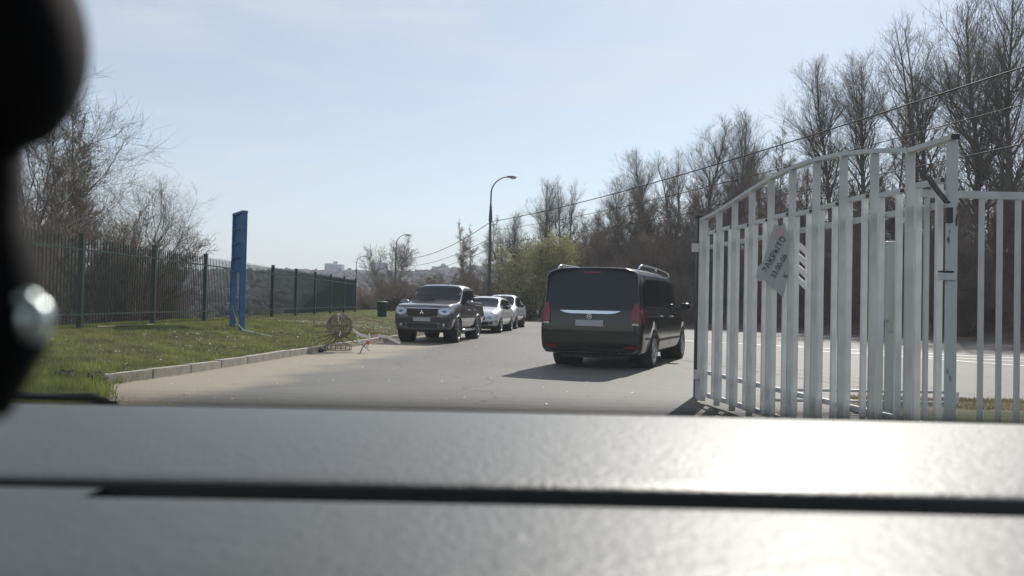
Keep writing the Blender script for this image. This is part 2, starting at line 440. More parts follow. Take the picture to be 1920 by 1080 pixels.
# kerb stones, each its own part of the kerb
kerb = T(empty('kerb', (float(xkerb(11.05)), 11.05, 0)), 'pale concrete kerb between the lawn and the dusty road edge', 'kerb')
kerb['kind'] = 'structure'
ky = 11.05; proto = None; kk = 0
kmb = MB().box((0, 0, 0), (0.15, 1.0, 0.3)).mesh('kerb_stone')
kmb.materials.append(m_kerb)
while ky < 60:
    L = 1.0; y0 = ky; y1 = ky + L
    x0, x1 = float(xkerb(y0)), float(xkerb(y1))
    a = math.atan2(x1 - x0, y1 - y0)
    o = bpy.data.objects.new('kerb_stone', kmb); COL.objects.link(o); o.parent = kerb
    dz = random.uniform(-0.006, 0.005)
    gap = 0.045 if kk in (1, 4) else 0.012
    o.location = ((x0 + x1) / 2 - 0.075 - kerb.location.x + random.uniform(-.006, .006), (y0 + y1) / 2 - kerb.location.y, -0.012 + dz)
    o.rotation_euler = (random.uniform(-.014, .014), random.uniform(-.01, .01), -a)
    o.scale = (1, math.hypot(x1 - x0, y1 - y0) - gap, 1)
    if kk == 0:
        bv = None
    ky = y1; kk += 1

# white markings on the side road, 4 mm above the asphalt
def marking(pts, w, z=0.004):
    mb = MB(); n_ = len(pts)
    vs = []; fs = []
    for k, p in enumerate(pts):
        q0 = Vector(pts[max(k - 1, 0)]); q1 = Vector(pts[min(k + 1, n_ - 1)])
        d = (q1 - q0).normalized(); nn = Vector((-d.y, d.x))
        vs += [(p[0] + nn.x * w / 2, p[1] + nn.y * w / 2, z), (p[0] - nn.x * w / 2, p[1] - nn.y * w / 2, z)]
    for k in range(n_ - 1): fs.append((2 * k, 2 * k + 1, 2 * k + 3, 2 * k + 2))
    o = mb.add(vs, fs).build('road_marking', m_white_line)
    o['kind'] = 'structure'
    return o
marking([(5.6, 30.2), (6.98, 28.75), (8.9, 26.9), (10.77, 25.2), (12.6, 23.6), (14.4, 22.4), (17.5, 20.6), (24, 17.5)], 0.30)
marking([(10.0, 23.9), (12.0, 22.0), (14.0, 20.6), (17.0, 18.6), (23, 15.5)], 0.24)
marking([(9.2, 24.1), (11.0, 21.6), (12.3, 19.2), (15.8, 17.0), (22, 13.9)], 0.22)
marking([(11.8, 25.6), (14.5, 23.6), (18.5, 21.2), (24, 18.9)], 0.16)

# pale road down in the valley, glimpsed through the fence
X0 = np.linspace(-190, -55, 40)
o = grid_sheet('valley_road', X0, np.linspace(205, 246, 8), lambda x, y: zf(x, y) + 0.25, material('pale_gravel', (0.42, 0.40, 0.36), 0.9, c2=(0.3, 0.29, 0.26), scale=0.2))

# ------------------------------------------------------------------ grass blades and litter
def blades(name, pos, h, w, mat, label):
    N = len(pos)
    a = RNG.uniform(0, 2 * np.pi, N); lean = RNG.uniform(0.1, 0.75, N); la = RNG.uniform(0, 2 * np.pi, N)
    hh = h * RNG.uniform(0.5, 1.4, N)
    dx, dy = np.cos(a) * w / 2, np.sin(a) * w / 2
    v0 = pos + np.stack([dx, dy, -0.01 + 0 * a], 1); v1 = pos - np.stack([dx, dy, 0.01 + 0 * a], 1)
    v2 = pos + np.stack([np.cos(la) * lean * hh, np.sin(la) * lean * hh, hh], 1)
    V = np.stack([v0, v1, v2], 1).reshape(-1, 3)
    o = link(name, np_mesh(name, V, np.arange(3 * N).reshape(-1, 3)), mat)
    T(o, label, 'grass', kind='stuff')
    return o
def lawn_points(n_, y0, y1, power=1.0, patch=None):
    y = y0 + (y1 - y0) * RNG.uniform(0, 1, n_) ** power
    t = RNG.uniform(0, 1, n_)
    x = (xkerb(y) - 0.16) + (xfence(y) - 1.5 - (xkerb(y) - 0.16)) * t
    p = np.stack([x, y, zf(x, y)], 1)
    if patch is not None:
        m = vnoise(x * patch, y * patch) + 0.6 * vnoise(x * patch * 2.7 + 5, y * patch * 2.7) + RNG.uniform(-.5, .5, n_) > 0.05
        p = p[m]
    return p
blades('grass', np.concatenate([lawn_points(85000, 7.5, 26, 1.3), lawn_points(26000, 24, 58, 1.0)]), 0.055, 0.016, m_grass, 'short green grass growing over the lawn beside the kerb')
blades('dry_grass', lawn_points(95000, 7.5, 36, 1.4, 0.8), 0.05, 0.014, m_drygrass, 'straw-coloured dry grass tufts mixed into the lawn')
# rough tussocks where the kerb stops
q = RNG.normal(0, 1, (9000, 2)) * [0.7, 0.8] + [-6.2, 10.1]
q = q[(q[:, 0] < xkerb(q[:, 1]) + 0.15)]
blades('tussock_grass', np.stack([q[:, 0], q[:, 1], zf(q[:, 0], q[:, 1])], 1), 0.11, 0.014, m_grass, 'rough green tussocks where the kerb ends')
q = RNG.uniform(0, 1, (9000, 2)) * [3.6, 1.3] + [4.5, 9.5]
blades('verge_grass', np.stack([q[:, 0], q[:, 1], 0.085 + 0 * q[:, 0]], 1), 0.035, 0.016, m_drygrass, 'thin rough grass at the foot of the picket fence')
# pale litter on the lawn, small flat scraps
def scraps(name, P, size, mat, label, cat='litter', flat=0.4):
    N = len(P); a = RNG.uniform(0, 6.28, N); s = size * RNG.uniform(0.4, 1.5, N)
    u = np.stack([np.cos(a), np.sin(a), RNG.uniform(-flat, flat, N)], 1) * s[:, None]
    v = np.stack([-np.sin(a), np.cos(a), RNG.uniform(-flat, flat, N)], 1) * s[:, None] * 0.6
    c = P + [0, 0, size * 0.6]
    V = np.stack([c - u - v, c + u - v, c + u + v, c - u + v], 1).reshape(-1, 3)
    o = link(name, np_mesh(name, V, np.arange(4 * N).reshape(-1, 4)), mat)
    return T(o, label, cat, kind='stuff')
scraps('litter', lawn_points(1100, 9, 30, 1.2), 0.02, m_white_tape, 'small pale scraps of litter scattered over the lawn')
scraps('fallen_leaves', np.concatenate([lawn_points(9000, 8, 40, 1.2, 0.5)]), 0.028, m_leafbrown, 'old brown leaves lying in the lawn')
gy = RNG.uniform(8.5, 30, 420); gx = xkerb(gy) + 0.1 + RNG.uniform(0, 1, 420) ** 1.5 * 7.5
gx = np.where(gx > 12, 3, gx)
scraps('gravel', np.stack([gx, gy, 0 * gx], 1), 0.009, m_white_tape, 'tiny pale stones lying on the asphalt', 'gravel')

# ------------------------------------------------------------------ lofted car bodies
def half_section(zb, w, zbelt, wr, zr):
    return np.array([(0, zb), (0.55 * w, zb), (0.90 * w, zb + 0.01), (0.97 * w, zb + 0.09), (0.995 * w, zb + 0.25), (w, 0.5 * (zb + zbelt)), (0.99 * w, zbelt - 0.18), (0.965 * w, zbelt - 0.05),
                     (0.94 * w, zbelt + 0.02), (wr + 0.42 * (0.94 * w - wr), zbelt + 0.45 * (zr - zbelt)), (wr + 0.12 * (0.94 * w - wr), zbelt + 0.80 * (zr - zbelt)), (wr - 0.05, zr - 0.10 * (zr - zbelt) ), (wr * 0.72, zr - 0.012), (wr * 0.35, zr), (0, zr + 0.004)])
class Body:
    def __init__(s, st, front=(0.1, 0.06), rear=(0.1, 0.05)):
        """st: list of (x, zb, w, zbelt, wr, zr) rear to front; front/rear = (lean, bulge)"""
        s.st = np.array(st, float); s.front = front; s.rear = rear
        X = s.st[:, 0]
        s.xs = np.unique(np.concatenate([np.linspace(a, b, 5) for a, b in zip(X[:-1], X[1:])]))
        s.P = np.array([half_section(*[s.par(x, k) for k in range(1, 6)]) for x in s.xs])   # nx, 15, 2
    def par(s, x, k):
        X = s.st[:, 0]; Yv = s.st[:, k]
        # monotone cubic
        i = int(np.clip(np.searchsorted(X, x) - 1, 0, len(X) - 2))
        h = X[i + 1] - X[i]; t = (x - X[i]) / h
        d = np.diff(Yv) / np.diff(X)
        def slope(j):
            if j == 0 or j == len(X) - 1: return d[0] if j == 0 else d[-1]
            return 0 if d[j - 1] * d[j] <= 0 else 2 / (1 / d[j - 1] + 1 / d[j])
        m0, m1 = slope(i), slope(i + 1)
        return (2 * t ** 3 - 3 * t ** 2 + 1) * Yv[i] + (t ** 3 - 2 * t ** 2 + t) * h * m0 + (-2 * t ** 3 + 3 * t ** 2) * Yv[i + 1] + (t ** 3 - t ** 2) * h * m1
    def sec(s, x):
        return half_section(*[s.par(x, k) for k in range(1, 6)])
    def side_y(s, x, z):
        P = s.sec(x)[2:12]
        return float(np.interp(z, P[:, 1], P[:, 0]))
    def top_z(s, x, y):
        P = s.sec(x)[8:][::-1]
        return float(np.interp(abs(y), P[:, 0], P[:, 1]))
    def end_x(s, e, y, z):
        P = s.sec(s.xs[e])[2:]
        w = max(0.05, float(np.interp(z, P[:, 1], P[:, 0])))
        lean, bulge = (s.rear if e == 0 else s.front)
        sg = -1 if e == 0 else 1
        zz = max(0.0, z - 0.95)
        low = max(0.0, 0.45 - z) * 0.25
        t = min(1.0, abs(y) / w)
        return s.xs[e] + sg * (bulge * (1 - t ** 2.4) - lean * zz - low)
    def mesh(s, name, arches=(), arch_r=0.37):
        full = []
        nx = len(s.xs)
        for i, x in enumerate(s.xs):
            P = s.P[i]
            ring = [(p[0], p[1]) for p in P] + [(-p[0], p[1]) for p in P[-2:0:-1]]
            row = []
            for (y, z) in ring:
                xx = x
                if i == 0: xx = s.end_x(0, y, z) if False else x - (-(s.rear[0] * max(0, z - .95)) - max(0, .45 - z) * .25)
                if i == nx - 1: xx = x - s.front[0] * max(0, z - .95) - max(0, .45 - z) * .25
                row.append((xx, y, z))
            full.append(row)
        k = len(full[0]); vs = [p for r in full for p in r]; fs = []
        for i in range(nx - 1):
            for j in range(k):
                j2 = (j + 1) % k
                fs.append((i * k + j, (i + 1) * k + j, (i + 1) * k + j2, i * k + j2))
        mb = MB(); mb.add(vs, fs)
        nP = len(s.P[0])
        for e in (0, -1):
            i = 0 if e == 0 else nx - 1
            Q = s.P[i]; rows = []
            cols_ = np.linspace(-1, 1, 13)
            for j in range(nP):
                w, z = Q[j]
                rows.append([((s.end_x(e, c * w, z) if 0 < j < nP - 1 else full[i][j][0]), c * w, z) for c in cols_])
            vs = [p for r in rows for p in r]; fs = []
            for j in range(nP - 1):
                for c in range(12):
                    fs.append((j * 13 + c, j * 13 + c + 1, (j + 1) * 13 + c + 1, (j + 1) * 13 + c))
            mb.add(vs, fs)
        me = bpy.data.meshes.new(name); me.from_pydata(mb.v, [], mb.f)
        bm = bmesh.new(); bm.from_mesh(me)
        bmesh.ops.remove_doubles(bm, verts=bm.verts, dist=0.0015)
        bmesh.ops.dissolve_degenerate(bm, edges=bm.edges, dist=0.0005)
        bmesh.ops.recalc_face_normals(bm, faces=bm.faces)
        bm.to_mesh(me); bm.free()
        if arches:
            o = bpy.data.objects.new('tmp', me); COL.objects.link(o)
            cb = MB()
            for ax, az in arches:
                for sg in (-1, 1):
                    cb.lathe([(0, 0.50 * sg), (arch_r, 0.50 * sg), (arch_r, 1.3 * sg), (0, 1.3 * sg)], 'Y', (ax, 0, az), 28, close=False)
            cm = cb.mesh('cut'); co = bpy.data.objects.new('cut', cm); COL.objects.link(co)
            md = o.modifiers.new('b', 'BOOLEAN'); md.operation = 'DIFFERENCE'; md.solver = 'EXACT'; md.object = co
            dg = bpy.context.evaluated_depsgraph_get()
            me2 = bpy.data.meshes.new_from_object(o.evaluated_get(dg))
            bpy.data.objects.remove(o); bpy.data.objects.remove(co)
            if len(me2.polygons) > 100: me = me2
        me.name = name
        me.materials.clear()
        me.shade_smooth()
        return me
    def side_patch(s, cols, sg, off=0.006, rows=5):
        """cols: (x, zlow, zhigh) -> patch on the side sg"""
        vs = []; fs = []
        C2 = []
        for a, b_ in zip(cols[:-1], cols[1:]):
            for t in (0, 0.34, 0.67): C2.append([a[k] * (1 - t) + b_[k] * t for k in range(3)])
        C2.append(cols[-1])
        for (x, z0, z1) in C2:
            for r in range(rows + 1):
                z = z0 + (z1 - z0) * r / rows
                vs.append((x, sg * (s.side_y(x, z) + off), z))
        for i in range(len(C2) - 1):
            for r in range(rows):
                a = i * (rows + 1) + r
                fs.append((a, a + rows + 1, a + rows + 2, a + 1))
        return vs, fs
    def end_patch(s, e, rows, off=0.008, nc=12):
        """rows: (z, yl, yr)"""
        vs = []; fs = []; sg = -1 if e == 0 else 1
        R2 = []
        for a, b_ in zip(rows[:-1], rows[1:]):
            for t in (0, 0.5): R2.append([a[k] * (1 - t) + b_[k] * t for k in range(3)])
        R2.append(rows[-1])
        for z, yl, yr in R2:
            for c in range(nc + 1):
                y = yl + (yr - yl) * c / nc
                vs.append((s.end_x(e, y, z) + sg * off, y, z))
        for i in range(len(R2) - 1):
            for c in range(nc):
                a = i * (nc + 1) + c
                fs.append((a, a + 1, a + nc + 2, a + nc + 1))
        return vs, fs
    def top_patch(s, rows, off=0.006, nc=10):
        """rows: (x, halfwidth) on the upper surface"""
        vs = []; fs = []
        R2 = []
        for a, b_ in zip(rows[:-1], rows[1:]):
            for t in (0, 0.25, 0.5, 0.75): R2.append([a[k] * (1 - t) + b_[k] * t for k in range(2)])
        R2.append(rows[-1])
        for x, hw in R2:
            for c in range(nc + 1):
                y = -hw + 2 * hw * c / nc
                z = s.top_z(x, y)
                vs.append((x + off * 0.7, y, z + off))
        for i in range(len(R2) - 1):
            for c in range(nc):
                a = i * (nc + 1) + c
                fs.append((a, a + 1, a + nc + 2, a + nc + 1))
        return vs, fs

def shell(name, patch, mat, parent, thick=0.012):
    me = bpy.data.meshes.new(name); me.from_pydata([tuple(map(float, p)) for p in patch[0]], [], patch[1]); me.shade_smooth()
    o = link(name, me, mat, parent)
    return o

def wheel_mesh(r=0.34, w=0.23, spokes=5, sg=1):
    t = MB().lathe([(r * 0.66, -w / 2), (r * 0.93, -w / 2), (r * 0.985, -w / 2 + 0.025), (r, -w / 2 + 0.05), (r, w / 2 - 0.05), (r * 0.985, w / 2 - 0.025), (r * 0.93, w / 2), (r * 0.66, w / 2)], 'Y', sides=32).mesh('tyre', True)
    rm = MB()
    rm.lathe([(r * 0.60, -w / 2 + 0.03), (r * 0.69, -w / 2 + 0.01), (r * 0.70, w / 2 - 0.01), (r * 0.66, w / 2 + 0.004), (r * 0.61, w / 2 - 0.02)], 'Y', sides=28)
    rm.lathe([(0.0, w / 2 - 0.03), (0.07, w / 2 - 0.03), (0.07, w / 2 - 0.005), (0.0, w / 2 - 0.002)], 'Y', sides=12, close=False)
    for k in range(spokes):
        a = 2 * math.pi * k / spokes + 0.3
        for da in (-0.10, 0.10):
            rm.bar([(0.05 * math.cos(a), w / 2 - 0.03, 0.05 * math.sin(a)), (r * 0.64 * math.cos(a + da), w / 2 - 0.025, r * 0.64 * math.sin(a + da))], 0.045, 0.02, (0, 1, 0))
    rm.lathe([(0.0, w / 2 - 0.11), (r * 0.6, w / 2 - 0.11)], 'Y', sides=20, close=False)
    return t, rm.mesh('rim')
def add_wheels(root, xf, xr, y, r, mrim, steer=0.0, w=0.23, spokes=5):
    t, rm = wheel_mesh(r, w, spokes)
    t.materials.append(m_tyre); rm.materials.append(mrim)
    for x in (xf, xr):
        for sg in (1, -1):
            wo = empty('wheel', (x, sg * y, r)); wo.parent = root
            wo.rotation_euler = (0, 0, (0 if sg == 1 else math.pi) + (steer if x == xf else 0))
            a = link('tyre', t, None, wo); c = link('rim', rm, None, wo)
def mirror_part(root, x, y, z, mat, sg, s=1.0):
    mo = MB(); mo.ball((x, sg * (y + 0.13 * s), z + 0.03), (0.08 * s, 0.13 * s, 0.09 * s), 14, 8)
    mo.box((x + 0.01, sg * (y + 0.02), z - 0.02), (0.06, 0.10, 0.05))
    o = mo.build('side_mirror', mat, root, True)
    g_ = MB().box((x - 0.065 * s, sg * (y + 0.13 * s), z + 0.03), (0.02, 0.20 * s, 0.13 * s)).build('mirror_glass', m_glass, o)
    return o

# ---- black van, seen from behind, turned to the right
def make_van():
    paint = material('black_van_paint', (0.004, 0.006, 0.007), 0.26, coat=0.7, spec=0.4)
    r_ = empty('passenger_van', (0, 0, 0))
    st = [(-2.60, .32, .935, 1.10, .83, 1.875), (-2.55, .28, .957, 1.12, .855, 1.90), (-2.2, .25, .962, 1.13, .86, 1.91), (-1.0, .25, .965, 1.13, .86, 1.92), (0.4, .25, .965, 1.12, .86, 1.91), (0.95, .25, .965, 1.11, .83, 1.85),
          (1.4, .25, .962, 1.09, .68, 1.60), (1.75, .25, .955, 1.06, .66, 1.26), (2.1, .25, .93, .98, .66, 1.10), (2.4, .25, .86, .86, .62, .98), (2.54, .30, .74, .74, .5, .82)]
    B = Body(st, front=(0.1, 0.05), rear=(0.13, 0.05))
    body = link('body', B.mesh('body', [(1.67, .36), (-1.53, .36)], 0.40), paint, r_)
    # rear glass with its rounded outline
    shell('rear_window', B.end_patch(0, [(1.12, -.84, .84), (1.15, -.885, .885), (1.30, -.875, .875), (1.50, -.855, .855), (1.70, -.82, .82), (1.81, -.79, .79), (1.855, -.73, .73)], 0.012), m_glass, r_)
    for sg in (1, -1):
        a, c = (0.70, 0.875)
        rows = [(.86, sg * .775, sg * .895), (.90, sg * .765, sg * .897), (1.08, sg * .765, sg * .90), (1.21, sg * .80, sg * .872), (1.24, sg * .815, sg * .855)]
        tl = shell('tail_light', B.end_patch(0, rows, 0.02, 6), m_redlens, r_)
        vs, fs = B.side_patch([(-2.585, .87, 1.10), (-2.50, .88, 1.18), (-2.43, .92, 1.16), (-2.40, 1.0, 1.08)], sg, 0.012)
        shell('lens_wrap', (vs, fs), m_redlens, tl)
        shell('clear_lens', B.end_patch(0, [(.835, sg * .775, sg * .89), (.865, sg * .775, sg * .893)], 0.024, 5), material('clear_lens', (.6, .6, .6), .2), tl)
        shell('bumper_reflector', B.end_patch(0, [(.40, sg * .62, sg * .84), (.445, sg * .62, sg * .86)], 0.02, 5), m_redlens, r_)
        # side glass: three panes separated by pillars
        shell('side_window', B.side_patch([(-2.22, 1.30, 1.52), (-2.14, 1.20, 1.64), (-1.95, 1.19, 1.70), (-1.02, 1.18, 1.72)], sg, .008), m_glass, r_)
        shell('side_window', B.side_patch([(-.97, 1.18, 1.72), (.08, 1.17, 1.715)], sg, .008), m_glass, r_)
        shell('side_window', B.side_patch([(.14, 1.17, 1.71), (.75, 1.16, 1.69), (1.0, 1.15, 1.60), (1.22, 1.15, 1.42), (1.42, 1.15, 1.22)], sg, .008), m_glass, r_)
        shell('window_trim', B.side_patch([(-2.2, 1.165, 1.195), (-1.0, 1.15, 1.178), (.2, 1.14, 1.168), (1.4, 1.11, 1.135)], sg, .014, 1), m_chrome, r_)
        shell('door_moulding', B.side_patch([(-2.3, .56, .60), (-1.95, .56, .60)], sg, .012, 1), m_trim, r_)
        shell('door_moulding', B.side_patch([(-1.10, .50, .545), (.1, .50, .545), (1.2, .50, .545)], sg, .014, 1), m_trim, r_)
        shell('door_seam', B.side_patch([(.105, .33, 1.13), (.118, .33, 1.13)], sg, .004), m_trim, r_)
        shell('door_seam', B.side_patch([(-1.005, .55, 1.13), (-.99, .55, 1.13)], sg, .004), m_trim, r_)
        shell('sliding_rail', B.side_patch([(-2.3, .985, 1.0), (-1.0, .985, 1.0)], sg, .005, 1), m_trim, r_)
        h = MB().box((-.85, sg * (B.side_y(-.85, 1.0) + .02), 1.0), (.22, .03, .03)).build('door_handle', m_chrome, r_, bevel=.008)
        h = MB().box((.30, sg * (B.side_y(.3, .98) + .02), .99), (.22, .03, .03)).build('door_handle', m_chrome, r_, bevel=.008)
        # roof rail on three feet
        rail = MB()
        rail.tube([(-2.15, sg * .77, 1.88), (-2.08, sg * .78, 1.95), (-1.9, sg * .785, 1.97), (-.4, sg * .785, 1.975), (.7, sg * .78, 1.935), (.92, sg * .77, 1.86)], .019, 8)
        rail.box((-.6, sg * .78, 1.93), (.10, .03, .08))
        rail.build('roof_rail', m_chrome, r_, True)
        mirror_part(r_, 1.32, .93, 1.16, paint, sg, 1.05)
        # arch liners
        for ax in (1.67, -1.53):
            MB().lathe([(.405, sg * .52), (.405, sg * .93), (.395, sg * .93), (.395, sg * .52)], 'Y', (ax, 0, .36), 28).build('arch_liner', m_trim, r_, True)
    shell('chrome_strip', B.end_patch(0, [(1.035, -.36, .36), (1.05, -.47, .47), (1.085, -.56, .56), (1.092, -.565, .565)], 0.03), m_chrome, r_)
    # lower bumper and rear step
    shell('bumper', B.end_patch(0, [(.50, -.90, .90), (.60, -.905, .905), (.665, -.90, .90), (.675, -.89, .89)], 0.025), paint, r_)
    shell('bumper_lip', B.end_patch(0, [(.35, -.80, .80), (.40, -.86, .86)], 0.012), m_trim, r_)
    shell('tailgate_seam', B.end_patch(0, [(.70, -.84, .84), (.712, -.84, .84)], 0.010), m_trim, r_)
    xe = B.end_x(0, 0, .85)
    MB().box((xe - .025, 0, .86), (.02, .52, .115)).build('number_plate', m_plate, r_, bevel=.004)
    # round three-pointed emblem
    em = MB()
    em.lathe([(.040, -.006), (.046, -.006), (.046, .006), (.040, .006)], 'X', (xe - .03, 0, .985), 20)
    for k in range(3):
        a = math.pi / 2 + k * 2 * math.pi / 3
        em.bar([(xe - .03, 0, .985), (xe - .03, .042 * math.cos(a), .985 + .042 * math.sin(a))], .008, .008, (1, 0, 0))
    em.build('emblem', m_chrome, r_)
    wp = MB().bar([(xe + .02, -.1, 1.17), (xe + .03, -.55, 1.21)], .02, .02, (1, 0, 0)).build('rear_wiper', m_trim, r_)
    # brake light high in the glass, exhaust, windscreen, underside
    shell('high_brake_light', B.end_patch(0, [(1.80, -.16, .16), (1.82, -.16, .16)], .02, 4), m_redlens, r_)
    shell('windscreen', B.top_patch([(1.80, .60), (1.55, .62), (1.2, .64), (1.0, .62)], .008), m_glass, r_)
    MB().box((0, 0, .24), (4.6, 1.3, .10)).build('underside', m_trim, r_)
    MB().tube([(-2.62, -.55, .30), (-2.3, -.55, .30)], .035, 10).build('exhaust_pipe', m_dark_metal, r_, True)
    add_wheels(r_, 1.67, -1.53, .845, .345, m_rim, 0.0, .235, 7)
    return T(r_, 'black passenger van with chrome roof rails, seen from behind beside the white gate', 'van')
van = make_van()
TH = rad(21.5)
# rear right corner stands near (2.50, 15.25)
hx, hy = math.sin(TH), math.cos(TH)
cx = 2.46 + 2.72 * hx - 0.98 * hy
cy = 15.2 + 2.72 * hy + 0.98 * hx
van.scale = (1.06, 1.07, 1.04); van.location = (cx, cy, 0); van.rotation_euler = (0, 0, math.pi / 2 - TH)

# ---- grey pickup, facing the camera
def headlamp(B, root, rows, sg, wrapcols, mat=None):
    hl = shell('headlight', B.end_patch(-1, [(z, sg * a, sg * c) for z, a, c in rows], .02, 8), mat or m_headlens, root)
    shell('lens_wrap', B.side_patch(wrapcols, sg, .012), mat or m_headlens, hl)
    zc = sum(r[0] for r in rows) / len(rows); yc = sum((r[1] + r[2]) / 2 for r in rows) / len(rows)
    za, zb_ = rows[1][0], rows[-2][0]; h_ = zb_ - za; a = rows[1][1]; c = rows[1][2]; w_ = c - a
    shell('lamp_bezel', B.end_patch(-1, [(za + h_ * .18, sg * (a + w_ * .30), sg * (a + w_ * .70)), (za + h_ * .5, sg * (a + w_ * .22), sg * (a + w_ * .66)), (za + h_ * .72, sg * (a + w_ * .30), sg * (a + w_ * .60))], .026, 5), m_headdark, hl)
    return hl
def make_pickup():
    paint = material('grey_pickup_paint', (0.15, 0.15, 0.157), 0.34, metal=0.7, coat=1.0)
    r_ = empty('pickup_truck', (0, 0, 0))
    st = [(-2.78, .52, .84, 1.02, .80, 1.13), (-2.72, .48, .87, 1.04, .83, 1.16), (-1.52, .42, .895, 1.05, .85, 1.17), (-1.40, .42, .895, 1.06, .78, 1.20), (-1.28, .42, .895, 1.12, .75, 1.60), (-1.16, .42, .895, 1.13, .75, 1.74), (-.7, .40, .90, 1.14, .76, 1.80),
          (-.1, .40, .90, 1.13, .76, 1.80), (.22, .40, .90, 1.13, .75, 1.755), (.55, .40, .90, 1.11, .76, 1.53), (.98, .42, .90, 1.11, .79, 1.25), (1.3, .42, .90, 1.10, .80, 1.215), (1.9, .42, .90, 1.08, .80, 1.19), (2.22, .40, .89, 1.05, .79, 1.15), (2.33, .40, .86, 1.01, .74, 1.10)]
    B = Body(st, front=(0.2, 0.11), rear=(0.02, 0.02))
    link('body', B.mesh('body', [(1.5, .40), (-1.5, .40)], .42), paint, r_)
    shell('windscreen', B.top_patch([(.93, .785), (.7, .77), (.5, .75), (.33, .725), (.24, .70)], .010), m_glass, r_)
    shell('wiper_panel', B.top_patch([(1.03, .74), (.94, .78)], .008), m_trim, r_)
    wp = MB().bar([(.92, -.5, 1.30), (.86, .0, 1.345)], .02, .015).build('windscreen_wiper', m_trim, r_)
    # front face
    shell('grille', B.end_patch(-1, [(.80, -.44, .44), (.85, -.46, .46), (.98, -.47, .47), (1.025, -.46, .46)], .012), m_trim, r_)
    for z in (.86, .94):
        shell('grille_bar', B.end_patch(-1, [(z, -.43, .43), (z + .022, -.43, .43)], .028), m_trim, r_)
    shell('chrome_strip', B.end_patch(-1, [(1.035, -.50, .50), (1.052, -.50, .50)], .026), m_chrome, r_)
    lower = shell('air_intake', B.end_patch(-1, [(.46, -.42, .42), (.50, -.48, .48), (.60, -.46, .46)], .014), m_trim, r_)
    shell('skid_plate', B.end_patch(-1, [(.405, -.34, .34), (.43, -.38, .38)], .03), m_rim_dark, r_)
    dp = material('dark_bumper_paint', (0.028, 0.032, 0.045), 0.3, metal=0.5, coat=0.8)
    shell('bumper', B.end_patch(-1, [(.62, -.78, .78), (.66, -.81, .81), (.765, -.82, .82), (.785, -.81, .81)], .022), dp, r_)
    xe = B.end_x(-1, 0, .70)
    MB().box((xe + .045, 0, .71), (.02, .52, .115)).build('number_plate', m_plate, r_, bevel=.004)
    em = MB(); xg = B.end_x(-1, 0, .92) + .05
    for k in range(3):
        a = math.pi / 2 + k * 2 * math.pi / 3
        u = Vector((0, math.cos(a), math.sin(a))); v = Vector((0, -math.sin(a), math.cos(a)))
        c0 = Vector((xg, 0, .92))
        q = [c0, c0 + u * .035 + v * .020, c0 + u * .07, c0 + u * .035 - v * .020]
        em.add([p + Vector((d, 0, 0)) for d in (0, .012) for p in q], [(0, 1, 2, 3), (7, 6, 5, 4), (0, 4, 5, 1), (1, 5, 6, 2), (2, 6, 7, 3), (3, 7, 4, 0)])
    em.build('emblem', m_chrome, r_)
    for sg in (1, -1):
        headlamp(B, r_, [(.855, .60, .74), (.89, .53, .82), (.96, .48, .835), (1.02, .50, .835), (1.06, .62, .80)], sg, [(2.325, .88, 1.03), (2.22, .91, 1.05), (2.05, .96, 1.055), (1.92, 1.01, 1.05)])
        shell('fog_light_recess', B.end_patch(-1, [(.50, sg * .54, sg * .72), (.55, sg * .52, sg * .77), (.61, sg * .56, sg * .77)], .014, 6), m_trim, r_)
        fl = MB().lathe([(0, 0), (.045, 0), (.045, .03), (0, .03)], 'X', (B.end_x(-1, sg * .65, .55) + .01, sg * .65, .555), 14, close=False).build('fog_light', m_headlens, r_)
        shell('side_window', B.side_patch([(-.28, 1.155, 1.66), (.12, 1.15, 1.65), (.30, 1.145, 1.57), (.5, 1.14, 1.40), (.76, 1.15, 1.24)], sg, .010), m_glass, r_)
        shell('side_window', B.side_patch([(-1.14, 1.18, 1.40), (-1.08, 1.165, 1.60), (-.95, 1.16, 1.66), (-.34, 1.155, 1.665)], sg, .010), m_glass, r_)
        shell('wind_deflector', B.side_patch([(-1.05, 1.62, 1.69), (.12, 1.62, 1.69), (.34, 1.54, 1.60)], sg, .03, 1), m_trim, r_)
        shell('door_seam', B.side_patch([(-.315, .5, 1.12), (-.302, .5, 1.12)], sg, .005), m_trim, r_)
        shell('door_seam', B.side_patch([(.78, .5, 1.09), (.793, .5, 1.09)], sg, .005), m_trim, r_)
        shell('door_seam', B.side_patch([(-1.29, .75, 1.10), (-1.277, .75, 1.10)], sg, .005), m_trim, r_)
        shell('lower_door_trim', B.side_patch([(-.95, .44, .60), (.98, .44, .60)], sg, .008, 2), dp, r_)
        for xh in (-.16, -1.05):
            MB().box((xh, sg * (B.side_y(xh, .98) + .022), .99), (.2, .035, .035)).build('door_handle', m_chrome, r_, bevel=.008)
        mo = mirror_part(r_, .66, .90, 1.17, paint, sg, 1.15)
        # chrome side step
        MB().tube([(1.02, sg * .80, .40), (.92, sg * .93, .36), (-.78, sg * .93, .36), (-.92, sg * .82, .42)], .036, 10).build('side_step', m_chrome, r_, True)
        for ax in (1.5, -1.5):
            MB().lathe([(.425, sg * .52), (.425, sg * .875), (.412, sg * .875), (.412, sg * .52)], 'Y', (ax, 0, .40), 28).build('arch_liner', m_trim, r_, True)
            fl_ = MB(); 
            a0 = [(ax + .435 * math.cos(t), sg * (.905), .40 + .435 * math.sin(t)) for t in np.linspace(-.1, math.pi + .1, 16)]
            fl_.tube(a0, .022, 6).build('arch_flare', paint, r_, True)
    # bed cover: a raised slatted lid
    bc = MB().box((-2.09, 0, 1.205), (1.26, 1.52, .05)).build('bed_cover', m_trim, r_, bevel=.02)
